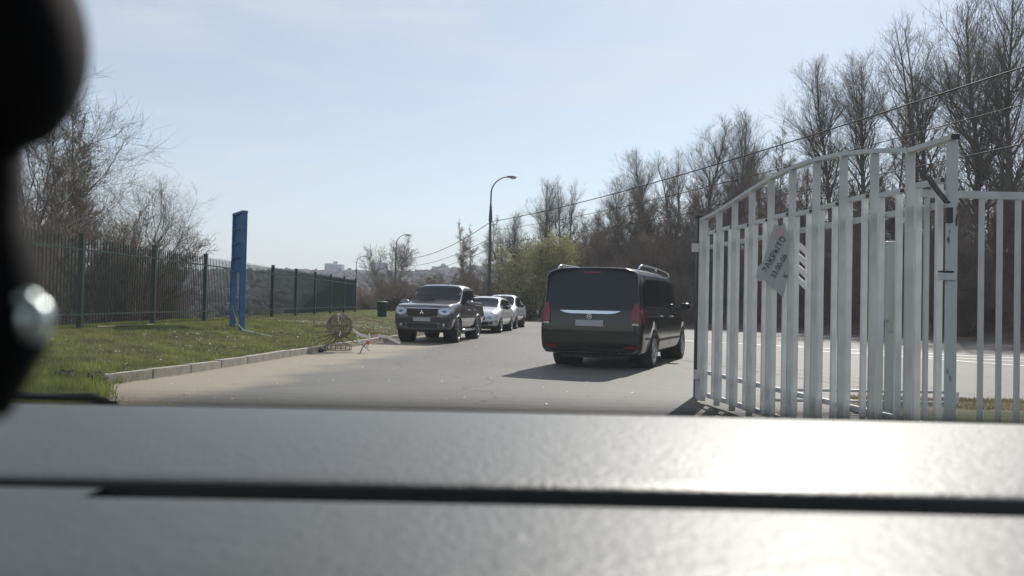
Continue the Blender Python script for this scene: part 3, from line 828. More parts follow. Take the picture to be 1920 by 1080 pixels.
    for sg in (1, -1):
        MB().bar([(-2.72, sg * .80, 1.19), (-1.5, sg * .80, 1.20)], .05, .05).build('bed_rail', m_trim, r_, bevel=.01)
    MB().box((0, 0, .40), (4.4, 1.2, .16)).build('underside', m_trim, r_)
    MB().tube([(1.5, -.7, .37), (1.5, .7, .37)], .05, 8).build('front_axle', m_trim, r_)
    MB().tube([(-1.5, -.7, .37), (-1.5, .7, .37)], .06, 8).build('rear_axle', m_trim, r_)
    an_ = MB().tube([(.12, .22, 1.77), (.02, .22, 1.90)], [.012, .005], 6).build('antenna', m_trim, r_)
    add_wheels(r_, 1.5, -1.5, .79, .375, m_rim_dark, 0.0, .25, 6)
    return T(r_, 'dark grey double cab pickup truck parked by the kerb, facing us', 'pickup truck')
pick = make_pickup()
PH = rad(9.0)
# heading towards the camera; front axle middle stands near (-2.55, 24.75)
hx, hy = -math.sin(PH), -math.cos(PH)
pick.location = (-2.50 - 1.5 * hx, 24.65 - 1.5 * hy, 0); pick.rotation_euler = (0, 0, math.atan2(hy, hx))

# ---- the two pale cars parked behind it
def make_car(name, label, cat, pc, scale_h, suv, rimm, bed=False):
    paint = material(name + '_paint', pc, 0.35, metal=0.05, coat=1.0)
    r_ = empty(name, (0, 0, 0))
    h = scale_h
    tail = [(-2.2, .40, .82, .86, .74, 1.00), (-2.12, .34, .87, .90, .70, 1.20), (-1.85, .30, .90, .92, .64, h - .14)] if not bed else \
           [(-2.6, .45, .84, .98, .80, 1.08), (-2.5, .42, .88, 1.0, .83, 1.12), (-1.35, .36, .90, 1.02, .82, 1.14), (-1.15, .36, .90, 1.03, .66, h - .10)]
    st = tail + [(-1.2 if not bed else -1.0, .28 + .1 * suv, .905, .94 + .1 * suv, .64, h - .02), (-.3, .26 + .1 * suv, .905, .94 + .1 * suv, .64, h), (.2, .26 + .1 * suv, .905, .93 + .1 * suv, .63, h - .07),
               (.55, .26 + .1 * suv, .905, .92 + .1 * suv, .64, h - .27), (.98, .26 + .1 * suv, .90, .90 + .1 * suv, .68, 1.03 + .12 * suv), (1.5, .28, .89, .86 + .06 * suv, .70, .96 + .1 * suv), (1.95, .28, .84, .76 + .05 * suv, .62, .86 + .09 * suv), (2.12, .34, .74, .68, .52, .76 + .06 * suv)]
    B = Body(st, front=(0.3, 0.13), rear=(0.3, 0.05))
    xr = -1.38 if not bed else -1.5
    link('body', B.mesh('body', [(1.35, .33), (xr, .33)], .37), paint, r_)
    shell('windscreen', B.top_patch([(.94, .68), (.6, .64), (.35, .61), (.24, .59)], .010), m_glass, r_)
    shell('grille', B.end_patch(-1, [(.54, -.34, .34), (.58, -.38, .38), (.66, -.38, .38), (.69, -.34, .34)], .012), m_trim, r_)
    shell('air_intake', B.end_patch(-1, [(.34, -.46, .46), (.40, -.55, .55), (.46, -.50, .50)], .014), m_trim, r_)
    shell('number_plate', B.end_patch(-1, [(.47, -.26, .26), (.57, -.26, .26)], .03), m_plate, r_)
    MB().lathe([(0, 0), (.045, 0), (.04, .015), (0, .015)], 'X', (B.end_x(-1, 0, .72) + .01, 0, .72), 14, close=False).build('emblem', m_chrome, r_)
    for sg in (1, -1):
        headlamp(B, r_, [(.60, .48, .62), (.63, .44, .70), (.68, .44, .72), (.71, .50, .71)], sg, [(2.11, .62, .70), (2.0, .65, .73), (1.86, .70, .75)])
        shell('fog_light_recess', B.end_patch(-1, [(.38, sg * .56, sg * .66), (.46, sg * .55, sg * .69)], .015, 4), m_trim, r_)
        zb_ = .98 + .1 * suv; zt_ = h - .13
        shell('side_window', B.side_patch([(-.30, zb_, zt_), (.15, zb_, zt_ - .02), (.4, zb_, zt_ - .16), (.72, zb_, zb_ + .05)], sg, .01), m_glass, r_)
        shell('side_window', B.side_patch([(-1.1, zb_ + .02, zt_ - .03), (-.36, zb_, zt_)], sg, .01), m_glass, r_)
        if not bed: shell('side_window', B.side_patch([(-1.75, zb_ + .10, zt_ - .16), (-1.6, zb_ + .05, zt_ - .08), (-1.16, zb_ + .03, zt_ - .03)], sg, .01), m_glass, r_)
        shell('door_seam', B.side_patch([(-.335, .45, zb_ - .03), (-.32, .45, zb_ - .03)], sg, .005), m_trim, r_)
        shell('sill_trim', B.side_patch([(-.95, .31 + .1 * suv, .40 + .1 * suv), (.92, .31 + .1 * suv, .40 + .1 * suv)], sg, .008, 1), m_trim, r_)
        for xh in (-.15, -1.0):
            MB().box((xh, sg * (B.side_y(xh, .85) + .02), .86 + .08 * suv), (.2, .03, .03)).build('door_handle', paint, r_, bevel=.008)
        mirror_part(r_, .62, .88, zb_ + .01, m_trim, sg, .95)
        for ax in (1.35, xr):
            MB().lathe([(.375, sg * .52), (.375, sg * .875), (.365, sg * .875), (.365, sg * .52)], 'Y', (ax, 0, .33), 24).build('arch_liner', m_trim, r_, True)
        if not bed: MB().tube([(-1.5, sg * .60, h - .05), (-1.3, sg * .62, h + .03), (0, sg * .62, h + .03), (.15, sg * .60, h - .04)], .014, 6).build('roof_rail', m_chrome, r_, True)
    MB().box((0, 0, .28), (3.9, 1.2, .10)).build('underside', m_trim, r_)
    add_wheels(r_, 1.35, xr, .80, .335, rimm, 0.0, .22, 5)
    return T(r_, label, cat)
def put(o, fx, fy, wb, ang):
    a = rad(ang); hx, hy = -math.sin(a), -math.cos(a)
    o.location = (fx - wb * hx, fy - wb * hy, 0); o.rotation_euler = (0, 0, math.atan2(hy, hx))
c1 = make_car('silver_crossover', 'silver-white crossover parked half hidden behind the grey pickup', 'car', (0.78, 0.78, 0.78), 1.52, 0.3, m_rim)
put(c1, -1.30, 33.2, 1.35, 9.0)
c2 = make_car('pale_blue_car', 'pale bluish white tall car parked last in the row of three', 'car', (0.62, 0.68, 0.72), 1.66, 1.0, m_rim_dark, True)
put(c2, -.62, 38.8, 1.35, 8.0)

# ------------------------------------------------------------------ the white swing gate
GA = Vector((2.50, 10.40, 0)); GB = Vector((3.10, 5.65, 0))
gd = (GB - GA).normalized(); gn = Vector((gd.y, -gd.x, 0))
gate = T(empty('swing_gate', (3.10, 5.65, 0)), 'open white steel gate leaf with arched top rail and flat bars, seen edge-on', 'gate')
def GW(t, z=0, n_=0.0):   # metres from the far end
    return GA + gd * t + gn * n_ + Vector((0, 0, z)) - Vector((3.10, 5.65, 0))
GL = (GB - GA).length; stp = GL / 10
tops = [2.41, 2.44, 2.52, 2.585, 2.63, 2.66, 2.665, 2.635, 2.57, 2.485, 2.47]
BAR_N, BAR_D = 0.073, 0.020
def top_at(t):
    return float(np.interp(t / stp, range(11), tops))
PC = np.polyfit(range(10), tops[:10], 4)
for i in range(11):
    mat_ = m_gate if i < 10 else m_gate_old
    zt = (tops[i] if i > 8 else float(np.polyval(PC, i))) - 0.012
    w_ = 0.020 if i < 10 else 0.03
    mb = MB(); p0 = GW(i * stp, 0.03 if i < 10 else 0.0); p1 = GW(i * stp, zt)
    mb.bar([p0, p1], w_, BAR_N, tuple(gn))
    mb.build('bar' if i < 10 else 'hinge_stile', mat_, gate, bevel=0.002)
# arched top rail, ten short pieces of a smooth curve then the flat end piece
tt = np.linspace(0, 9 * stp, 46)
cs = np.array(tops[:10]); 
from numpy.polynomial import polynomial as Pn
co_ = Pn.polyfit(np.arange(10), cs, 4)
zz = Pn.polyval(tt / stp, co_)
MB().bar([GW(t, z) for t, z in zip(tt, zz)] + [GW(9 * stp + .001, 2.487)], 0.035, 0.062, tuple(gn)).build('top_rail', m_gate, gate)
MB().bar([GW(9 * stp, 2.485), GW(10 * stp + .03, 2.485)], 0.035, 0.062, tuple(gn)).build('top_end_rail', m_gate, gate)
MB().bar([GW(10 * stp + .028, 2.487), GW(10 * stp + .036, 2.487)], 0.038, 0.064, tuple(gn)).build('rail_end_cap', m_dark_metal, gate)
# inverted U pickets between the bars: legs, head tube and its dark open end
for i in range(10):
    a = i * stp + 0.21 * stp; c = i * stp + 0.76 * stp
    zt = 2.20 + 0.012 * math.sin(i * 2.1)
    lp = empty('picket_loop', GW(a, 0.10)); lp.parent = gate
    o0 = GW(a, 0.10)
    MB().bar([GW(a, 0.10, .0) - o0, GW(a, zt - .022) - o0], .028, (.036 if i < 3 else .050), tuple(gn)).build('leg', m_gate_pale, lp)
    MB().bar([GW(c - .02, 0.10) - o0, GW(c - .02, zt - .022) - o0], .030, (.036 if i < 3 else .046), tuple(gn)).build('leg', m_gate_pale, lp)
    MB().bar([GW(a - .014, zt) - o0, GW(c + .012, zt) - o0], .040, .040, tuple(gn)).build('head_tube', m_gate, lp)
    MB().bar([GW(c + .012, zt) - o0, GW(c + .016, zt) - o0], .030, .030, tuple(gn)).build('open_end', m_dark_metal, lp)
for z, w_ in ((2.03, .05), (0.40, .05), (0.11, .06)):
    MB().bar([GW(0.02, z, -.05), GW(GL - .02, z, -.05)], w_, .03, tuple(gn)).build('cross_rail', m_gate, gate)
# far end: stile, dark stop post, lock brackets and the roller
MB().bar([GW(-.13, 0.03), GW(-.13, 2.40)], .03, .055, tuple(gn)).build('end_stile', m_gate, gate)
MB().bar([GW(-.13, 2.405), GW(.02, 2.405)], .032, .06, tuple(gn)).build('end_rail', m_gate, gate)
MB().box(GW(-.17, 2.03, .03), (.16, .05, .11), math.atan2(gd.y, gd.x) + math.pi / 2).build('lock_bracket', m_gate, gate, bevel=.004)
MB().box(GW(-.24, 1.88, -.05), (.06, .07, .12)).build('padlock', m_dark_metal, gate, bevel=.01)
fb = MB().box(GW(-.13, .36, -.01), (.14, .10, .12), math.atan2(gd.y, gd.x) + math.pi / 2).build('foot_bracket', m_gate, gate, bevel=.004)
MB().bar([GW(-.20, .05), GW(-.20, .32)], .03, .05, tuple(gn)).build('foot_leg', m_gate, gate)
MB().lathe([(0, -.03), (.03, -.03), (.03, .06), (0, .06)], 'Z', GW(-.32, .33, -.05), 12, close=False).build('latch_pin', m_dark_metal, gate)
MB().ball(GW(-.32, .22, -.05), (.035, .035, .06), 12, 8).build('roller', m_trim, gate, True)
# near end: bent strap, hasp and lower hinge plate
MB().bar([GW(9.62 * stp, 2.24, .06), GW(9.8 * stp, 2.14, .06), GW(10.05 * stp, 2.02, .05)], .012, .045, tuple(gn)).build('bent_strap', material('rusty_strap', (.07, .065, .06), .8, c2=(.04, .028, .02), scale=30), gate)
MB().box(GW(10.08 * stp, 1.93, .045), (.04, .03, .11)).build('hasp', m_dark_metal, gate, bevel=.004)
MB().box(GW(10.0 * stp, 1.50, .03), (.10, .06, .05)).build('hinge_plate', m_gate, gate, bevel=.003)
MB().box(GW(10.0 * stp, 1.535, .04), (.085, .05, .012)).build('hinge_gap', m_dark_metal, gate)

post = T(MB().box((0, 0, 1.25), (.10, .10, 2.5)).box((0, 0, 2.50), (.14, .14, .02)).build('gate_stop_post', m_dark_metal, loc=(2.60, 11.1, 0)), 'dark square steel post just behind the far end of the gate leaf', 'post')

# fixed picket fence behind the gate, to the right
ff = T(empty('picket_fence', (2.62, 5.95, 0)), 'white fixed picket fence standing beyond the gate hinge', 'fence')
FY = 5.95
x = 0.0; pk = MB().bar([(0, 0, .06), (0, 0, 2.10)], .030, .030, (0, 1, 0)).mesh('picket'); pk.materials.append(m_gate)
px0 = 0.46
while px0 < 4.6:
    if not (0.58 < px0 < 0.80):
        o = bpy.data.objects.new('picket', pk); COL.objects.link(o); o.parent = ff; o.location = (px0, random.uniform(-.002, .002), 0)
    px0 += 0.136
MB().bar([(0.42, 0, 2.13), (4.7, 0, 2.10)], .055, .04, (0, 1, 0)).build('top_rail', m_gate, ff)
MB().bar([(0.42, 0.032, .40), (4.7, 0.032, .40)], .035, .03, (0, 1, 0)).build('lower_rail', m_gate, ff)
MB().bar([(0.69, 0.06, 0), (0.69, 0.06, 2.05)], .045, .045, (0, 1, 0)).build('hinge_post', m_gate_old, ff)

# low pipe barrier behind the leaf
lb = T(empty('pipe_barrier', (4.0, 9.8, 0)), 'low grey two-rail pipe barrier seen between the gate bars', 'barrier')
for z in (.26, .13): MB().tube([(-.85, 0, z), (1.5, .1, z)], .018, 8).build('rail', m_gate, lb, True)
for xx in (-.85, .3, 1.5): MB().tube([(xx, .05, 0), (xx, .05, .27)], .018, 8).build('upright', m_gate, lb, True)

# control cabinet behind the bars
cb = T(empty('control_cabinet', (3.42, 7.25, 0)), 'narrow pale grey-blue metal cabinet on a post behind the gate bars', 'cabinet')
m_cab = material('cabinet_paint', (0.37, 0.41, 0.41), 0.5)
MB().box((0, 0, 1.52), (.10, .10, .72)).build('box', m_cab, cb, bevel=.012)
MB().box((.045, -.01, 1.28), (.04, .12, .42)).build('blue_panel', material('cabinet_blue', (.03, .09, .24), .5), cb, bevel=.004)
MB().box((.02, -.06, 1.12), (.11, .02, .11), 0, .25).build('flap', m_cab, cb, bevel=.004)
MB().box((.03, 0, .58), (.10, .09, 1.16)).build('post', m_cab, cb, bevel=.006)

# torn banner tied to the leaf, in the same plane as the bars
def banner():
    bn = empty('torn_banner', (0, 0, 0))
    # corners measured in the gate's plane, on its camera side
    Pq = [(3.6 * stp, 1.52), (3.62 * stp, 2.05), (5.75 * stp, 1.95), (5.75 * stp, 1.30)]
    m = bpy.data.materials.new('banner_film'); m.use_nodes = True
    n, l = m.node_tree.nodes, m.node_tree.links
    b = n['Principled BSDF']; b.inputs['Base Color'].default_value = (.62, .64, .62, 1); b.inputs['Roughness'].default_value = .5
    t = n.new('ShaderNodeBsdfTranslucent'); t.inputs['Color'].default_value = (.75, .75, .72, 1)
    ms = n.new('ShaderNodeMixShader'); ms.inputs[0].default_value = .35
    l.new(b.outputs[0], ms.inputs[1]); l.new(t.outputs[0], ms.inputs[2]); l.new(ms.outputs[0], n['Material Output'].inputs['Surface'])
    N = Vector((-1, -0.28, 0)).normalized()
    return bn, m
# banner corners in world space (hung on the camera side of the bars, sagging)
def on_leaf(px, py, off=0.06):
    """point of the leaf's plane seen in the picture direction (px, py) of the photograph"""
    d = _f + _R * ((px - 960) / 1500) - _U * ((py - 540) / 1500)
    P0 = GA - Vector((0, 0, 0)) + gn * off; o_ = Vector((0, 0, 1.25))
    t = (P0 - o_).dot(gn) / d.dot(gn)
    return o_ + d * t
sgn = -1 if gn.x > 0 else 1
OFF = 0.055 * sgn
corner = [on_leaf(px, py, OFF) for px, py in ((1417, 520), (1455, 418), (1476, 424), (1480, 470), (1468, 558), (1440, 536))]
bn = T(empty('torn_banner', corner[0]), 'torn grey-white banner with black Cyrillic lettering hanging crooked on the gate bars', 'banner')
m_ban = bpy.data.materials.new('banner_film'); m_ban.use_nodes = True
n, l = m_ban.node_tree.nodes, m_ban.node_tree.links
b = n['Principled BSDF']; b.inputs['Base Color'].default_value = (.40, .44, .425, 1); b.inputs['Roughness'].default_value = .5
t = n.new('ShaderNodeBsdfTranslucent'); t.inputs['Color'].default_value = (.62, .64, .62, 1)
ms = n.new('ShaderNodeMixShader'); ms.inputs[0].default_value = .22
l.new(b.outputs[0], ms.inputs[1]); l.new(t.outputs[0], ms.inputs[2]); l.new(ms.outputs[0], n['Material Output'].inputs['Surface'])
def flat(name, pxs, mat_, off, parent, thick=.003):
    pts = [on_leaf(a, c, off) - corner[0] for a, c in pxs]
    k = len(pts); th = gn * (thick * -sgn)
    mb = MB(); mb.add([p for p in pts] + [p + th for p in pts], [tuple(range(k)), tuple(range(2 * k - 1, k - 1, -1))] + [(i_, (i_ + 1) % k, k + (i_ + 1) % k, k + i_) for i_ in range(k)])
    return mb.build(name, mat_, parent)
flat('sheet', [(1417, 520), (1421, 500), (1430, 492), (1440, 458), (1446, 440), (1452, 420), (1463, 424), (1471, 418), (1476, 440), (1481, 448), (1478, 480), (1480, 500), (1475, 524), (1468, 558), (1455, 545), (1440, 536), (1432, 524), (1424, 528)], m_ban, OFF, bn)
flat('red_print', [(1450, 446), (1455, 430), (1463, 426), (1469, 434), (1466, 446), (1457, 452)], material('faded_red_print', (.42, .27, .29), .6), OFF + .004 * sgn, bn)
for k in range(4):  # lit stripes imitated by pale pieces beside the sheet
    y0 = 470 + k * 22
    flat('lit_stripe', [(1497, y0 - 18), (1511, y0 - 6), (1510, y0 + 8), (1497, y0 - 5)], m_white_tape, OFF, bn)
def lettering(s_, px, py, h_px, ang, parent, name='lettering'):
    cu = bpy.data.curves.new(name, 'FONT'); cu.body = s_; cu.size = 1.0; cu.extrude = 0.0; cu.space_character = 1.05; cu.offset = 0.012
    tmp = bpy.data.objects.new('tmp', cu); COL.objects.link(tmp)
    dg = bpy.context.evaluated_depsgraph_get(); dg.update()
    me_ = bpy.data.meshes.new_from_object(tmp.evaluated_get(dg)); bpy.data.objects.remove(tmp)
    a = rad(ang); off = OFF + .009 * sgn
    for v in me_.vertices:
        lx, ly = v.co.x * h_px * 1.25, v.co.y * h_px * 1.25
        qx = px + lx * math.cos(a) + ly * math.sin(-a) * -1 * -1
        qy = py - lx * math.sin(a) - ly * math.cos(a)
        v.co = on_leaf(qx, qy, off) - corner[0]
    me_.name = name
    me_.materials.clear()
    return link(name, me_, m_trim, parent)
lettering('ЗАКРЫТО', 1437, 512, 12, 61, bn)
lettering('23.00-06', 1452, 522, 10.5, 61, bn)
lettering('К', 1474, 523, 10, 61, bn)

# ------------------------------------------------------------------ green fence along the lawn
m_green_dark = m_green
gf = T(empty('metal_fence', (-9.0, 16.7, 0.5)), 'dark green metal picket fence running along the far side of the lawn', 'fence')
base0 = Vector((-9.0, 16.7, 0.5))
gpk = MB().tube([(0, 0, .12), (0, 0, 1.86)], .013, 4).tube([(0, 0, 1.86), (0, 0, 1.95)], [.014, .002], 4).mesh('picket'); gpk.materials.append(m_green)
gps = MB().box((0, 0, 1.0), (.10, .10, 2.10)).box((0, 0, 2.06), (.115, .115, .02)).mesh('post'); gps.materials.append(m_green)
ys_p = [16.7 + 3.5 * i for i in range(10)]
for i, y in enumerate(ys_p + [13.2]):
    x_ = float(xfence(y)); z_ = float(zf(x_, y))
    o = bpy.data.objects.new('post', gps); COL.objects.link(o); o.parent = gf; o.location = Vector((x_, y, z_ - .05)) - base0
    if i < 9 or i == 10:
        y2 = y + 3.5; x2 = float(xfence(y2)); z2 = float(zf(x2, y2))
        for h_ in (.32, 1.68):
            MB().bar([Vector((x_ + .03, y + .05, z_ + h_)) - base0, Vector((x2 + .03, y2 - .05, z2 + h_)) - base0], .035, .035).build('rail', m_green, gf)
        npk = 27
        for k in range(1, npk):
            t = k / npk
            o = bpy.data.objects.new('picket', gpk); COL.objects.link(o); o.parent = gf
            o.location = Vector((x_ + (x2 - x_) * t, y + 3.5 * t, z_ + (z2 - z_) * t)) - base0
# return fence running down into the valley
rf_ = T(empty('return_fence', (-9.45, 48.2, 0.5)), 'dark green fence section turning away downhill behind the end post', 'fence')
r0 = Vector((-9.45, 48.2, 0.5)); A = Vector((-9.5, 48.6)); Bv = Vector((-19.0, 67.5))
nseg = 6
for i in range(nseg):
    a = A.lerp(Bv, i / nseg); c = A.lerp(Bv, (i + 1) / nseg)
    za, zc = float(zf(a.x, a.y)), float(zf(c.x, c.y))
    o = bpy.data.objects.new('post', gps); COL.objects.link(o); o.parent = rf_; o.location = Vector((c.x, c.y, zc - .05)) - r0
    for h_ in (.32, 1.68):
        MB().bar([Vector((a.x, a.y, za + h_)) - r0, Vector((c.x, c.y, zc + h_)) - r0], .035, .035).build('rail', m_green, rf_)
    for k in range(1, 36):
        t = k / 36
        o = bpy.data.objects.new('picket', gpk); COL.objects.link(o); o.parent = rf_; o.scale = (1.9, 1.9, 1)
        o.location = Vector((a.x + (c.x - a.x) * t, a.y + (c.y - a.y) * t, za + (zc - za) * t)) - r0

# ------------------------------------------------------------------ blue sign frame
L0 = Vector((-7.42, 21.31, 0)); L1 = Vector((-6.90, 20.50, 0))
sd = (L1 - L0); sw = sd.length; sd.normalize(); sn = Vector((sd.y, -sd.x, 0))
z0 = float(zf(-7.15, 20.9))
sf = T(empty('blue_sign_frame', (-7.16, 20.9, z0)), 'tall blue steel notice board frame on two legs standing in the lawn', 'sign')
c0 = Vector((-7.16, 20.9, 0))
def SP(t, z, n_=0): return L0 + sd * t + sn * n_ - c0 + Vector((0, 0, z))
for t in (0.0, sw):
    MB().bar([SP(t, -.15), SP(t, 3.0)], .09, .13, tuple(sn)).build('leg', m_blue, sf, bevel=.004)
MB().bar([SP(.046, 1.52), SP(sw - .046, 1.52)], .07, .12, tuple(sn)).build('bottom_rail', m_blue, sf)
MB().bar([SP(-.045, 3.03), SP(sw + .045, 3.03)], .06, .14, tuple(sn)).build('top_rail', m_blue, sf)
MB().bar([SP(sw / 2, 1.557), SP(sw / 2, 2.995)], sw - .10, .012, tuple(sn)).build('back_panel', m_blue, sf)
for z in (1.88, 2.25, 2.62):
    for s_ in (1, -1):
        MB().bar([SP(.05, z, .028 * s_), SP(sw - .05, z, .028 * s_)], .035, .03, tuple(sn)).build('panel_rib', m_blue, sf)
# red-white tape tied to it and trailing over the grass
def ribbon(name, pts, w, cols_, parent=None, label=None, seg=None):
    root_ = empty(name, pts[0]) if label else parent
    if label: T(root_, label, 'barrier tape')
    p0 = Vector(pts[0])
    P = [Vector(p) for p in pts]
    for i in range(len(P) - 1):
        a, c = P[i], P[i + 1]
        s_ = Vector((random.uniform(-.3, .3), random.uniform(-.3, .3), 1)).normalized() * w
        mb = MB(); e = Vector((.002, .002, 0))
        mb.add([a - p0, c - p0, c - p0 + s_, a - p0 + s_, a - p0 + e, c - p0 + e, c - p0 + s_ + e, a - p0 + s_ + e], [(0, 1, 2, 3), (7, 6, 5, 4), (0, 4, 5, 1), (1, 5, 6, 2), (2, 6, 7, 3), (3, 7, 4, 0)])
        mb.build('tape_strip', cols_[i % len(cols_)], root_)
    return root_
def gp(x, y, h=0.03): return (x, y, float(zf(x, y)) + h)
pinkt = material('faded_tape', (.62, .40, .36), .6)
ribbon('barrier_tape', [(-7.40, 21.22, z0 + .62), (-7.34, 21.1, z0 + .50), (-7.2, 20.9, z0 + .28), (-6.96, 20.45, z0 + .12), gp(-6.8, 20.3), gp(-6.5, 20.2), gp(-6.2, 19.9, .05), gp(-5.95, 19.9), gp(-5.75, 19.7, .03)], .03, [pinkt, pinkt, pinkt, m_white_tape, m_white_tape, m_white_tape, m_white_tape], label='faded pink and white tape tied round the blue frame and trailing over grass')
# pale rag or pipe lying at the fence foot
rag = MB().tube([gp(-8.75, 16.9, .06), gp(-8.6, 17.3, .07), gp(-8.55, 18.2, .05), gp(-8.5, 19.0, .06)], [.03, .02, .015, .028], 6).build('pale_rag', m_drygrass)
T(rag, 'long pale rag lying at the foot of the green fence', 'rag')

# ------------------------------------------------------------------ wire sculpture fallen on the kerb
OX, OY = -4.12, 19.15
orn = T(empty('wire_sculpture', (OX, OY, 0)), 'rusty wire globe on a round cage base, dumped on the kerb', 'wire sculpture')
bc_ = 0.0
for z in (.05, .17):
    MB().tube([(.31 * math.cos(a), .31 * math.sin(a), z) for a in np.linspace(0, 2 * math.pi, 33)], .011, 5, False).build('base_hoop', m_rust, orn, True)
for k in range(16):
    a = 2 * math.pi * k / 16
    MB().tube([(.31 * math.cos(a), .31 * math.sin(a), .05), (.31 * math.cos(a), .31 * math.sin(a), .17)], .008, 4).build('base_upright', m_rust, orn)
for k in range(10):
    a = 2 * math.pi * k / 10
    MB().tube([(.28 * math.cos(a), .28 * math.sin(a), .17), (.12 * math.cos(a), .12 * math.sin(a), .23), (.07 * math.cos(a), .07 * math.sin(a), .33)], .009, 4).build('neck_rod', m_rust, orn)
gc = Vector((0.02, 0, .62)); gr = .295
for k in range(18):
    a = math.pi * k / 18
    pts = [gc + Vector((gr * math.sin(t) * math.cos(a), gr * math.sin(t) * math.sin(a), gr * math.cos(t))) for t in np.linspace(0, 2 * math.pi, 29)]
    MB().tube(pts, .009, 4, False).build('globe_rib', m_rust, orn)
for z, q_ in ((0, 1), (.2, .73), (-.2, .73)):
    MB().tube([gc + Vector((gr * q_ * math.cos(a), gr * q_ * math.sin(a), z)) for a in np.linspace(0, 2 * math.pi, 33)], .009, 4, False).build('globe_ring', m_rust, orn)
for k, (ex, ez, ey) in enumerate([(-.62, .60, .05), (-.60, .44, 0), (-.58, .30, 0), (-.55, .18, 0), (-.48, .10, .05), (.38, .28, 0), (.50, .18, .05), (.44, .40, .1)]):
    MB().tube([(.0, 0, .45), (ex * .55, ey, ez * .75 + .14), (ex, ey, ez)], .012, 4).build('fan_rod', m_rust, orn)
MB().tube([(-.62, .05, .62), (-.64, 0, .44), (-.60, 0, .28), (-.52, .03, .08)], .008, 4).build('fan_rim', m_rust, orn)
for k in range(9):
    a = random.uniform(0, 6.28); z = random.uniform(-.22, .2); q_ = math.sqrt(gr * gr - z * z) * .96
    c_ = gc + Vector((q_ * math.cos(a), q_ * math.sin(a), z))
    MB().box(c_, (.025, .006, random.uniform(.07, .16)), a + 1.57, random.uniform(-.3, .3)).build('tape_scrap', m_white_tape, orn)
stick = MB().tube([(-5.05, 19.35, .62), (-4.35, 19.3, .53)], .016, 6).build('wooden_pole', m_wood)
T(stick, 'pale wooden pole leaning level against the wire globe', 'pole')
for p in ((-5.05, 19.35, .62),):
    MB().tube([(-5.0, 19.36, .3), (-5.02, 19.35, .61)], .010, 4).build('support', m_wood, stick)
st2 = T(empty('tape_stake', (-3.55, 18.9, 0)), 'leaning rusty stake with red and white tape beside the wire globe', 'stake')
MB().tube([(0, 0, 0), (.06, 0, .14), (.26, .1, .40)], .014, 5).build('rod', m_rust, st2)
MB().tube([(-.22, .25, .34), (.05, .1, .16), (.22, 0, .05)], .010, 5).build('cross_rod', m_rust, st2)
for (x0_, z0_, x1_, z1_, mm) in ((.22, .40, .20, .29, m_white_tape), (.20, .29, .17, .20, m_red_tape), (.17, .20, .16, .08, m_white_tape)):
    MB().bar([(x0_, -.01, z0_), (x1_, -.02, z1_)], .06, .006, (0, 1, 0)).build('tape', mm, st2)
ribbon('barrier_tape', [(-3.8, 19.2, .50), (-3.62, 19.2, .38), (-3.45, 19.3, .32), (-3.22, 19.3, .36), (-3.0, 19.4, .33), gp(-4.35 + 1.5, 20.6, .12)], .07, [m_white_tape, m_white_tape, pinkt, m_white_tape, m_white_tape], label='white tape strung from the wire globe to the stake')
ribbon('barrier_tape', [gp(-3.65, 22.8, .16), gp(-3.78, 22.9, .22), gp(-3.8, 23.1, .10), gp(-3.78, 23.5, .14), gp(-3.7, 23.9, .08), gp(-3.6, 24.4, .07)], .07, [m_red_tape, m_white_tape, m_red_tape, pinkt], label='crumpled red and white tape on the kerb before the pickup')
for k in range(8):
    q_ = (-3.75 + random.uniform(0, .35), 19.1 + random.uniform(-.1, .2))
    MB().box((q_[0] + 3.55, q_[1] - 18.9, random.uniform(.18, .42)), (.03, .01, random.uniform(.06, .16)), random.uniform(0, 3), random.uniform(-.4, .4)).build('tape_scrap', m_white_tape, st2)
def rubble(name, c, n_, s_, mat_, label, cat):
    root_ = T(empty(name, c), label, cat)
    for k in range(n_):
        mb = MB(); mb.ball((0, 0, 0), (s_ * random.uniform(.5, 1.1), s_ * random.uniform(.5, 1.1), s_ * random.uniform(.4, .9)), 7, 5)
        mb.v = [(v[0] * random.uniform(.8, 1.2), v[1] * random.uniform(.8, 1.2), v[2] * random.uniform(.8, 1.2)) for v in mb.v]
        mb.build('clod', mat_, root_, loc=(random.uniform(-.25, .25), random.uniform(-.12, .12), s_ * .5))
    return root_
m_black = material('black_rag_plastic', (.02, .022, .025), .5)
rubble('black_debris', (-4.62, 18.7, 0), 7, .075, m_black, 'small heap of black crumpled plastic on the road by the wire base', 'debris')
rubble('soil_lump', (-5.85, 10.95, .02), 9, .14, material('dark_soil', (.05, .04, .028), .95, c2=(.03, .03, .02), scale=20, bump=.8, bscale=30), 'dark lump of soil at the near end of the kerb', 'soil')

# green bin on the lawn
bz = float(zf(-5.9, 36.5))
bx_ = -5.9
bin_ = T(empty('litter_bin', (bx_, 36.5, bz)), 'small dark green bin standing alone on the lawn near the pickup', 'bin')
m_bin = material('bin_green', (.008, .03, .026), .6)
MB().lathe([(.0, 0), (.20, 0), (.235, .62), (.0, .62)], 'Z', (0, 0, 0), 12, close=False).build('drum', m_bin, bin_)
MB().lathe([(0, .62), (.27, .62), (.27, .68), (.10, .74), (0, .74)], 'Z', (0, 0, 0), 12, close=False).build('lid', m_bin, bin_)

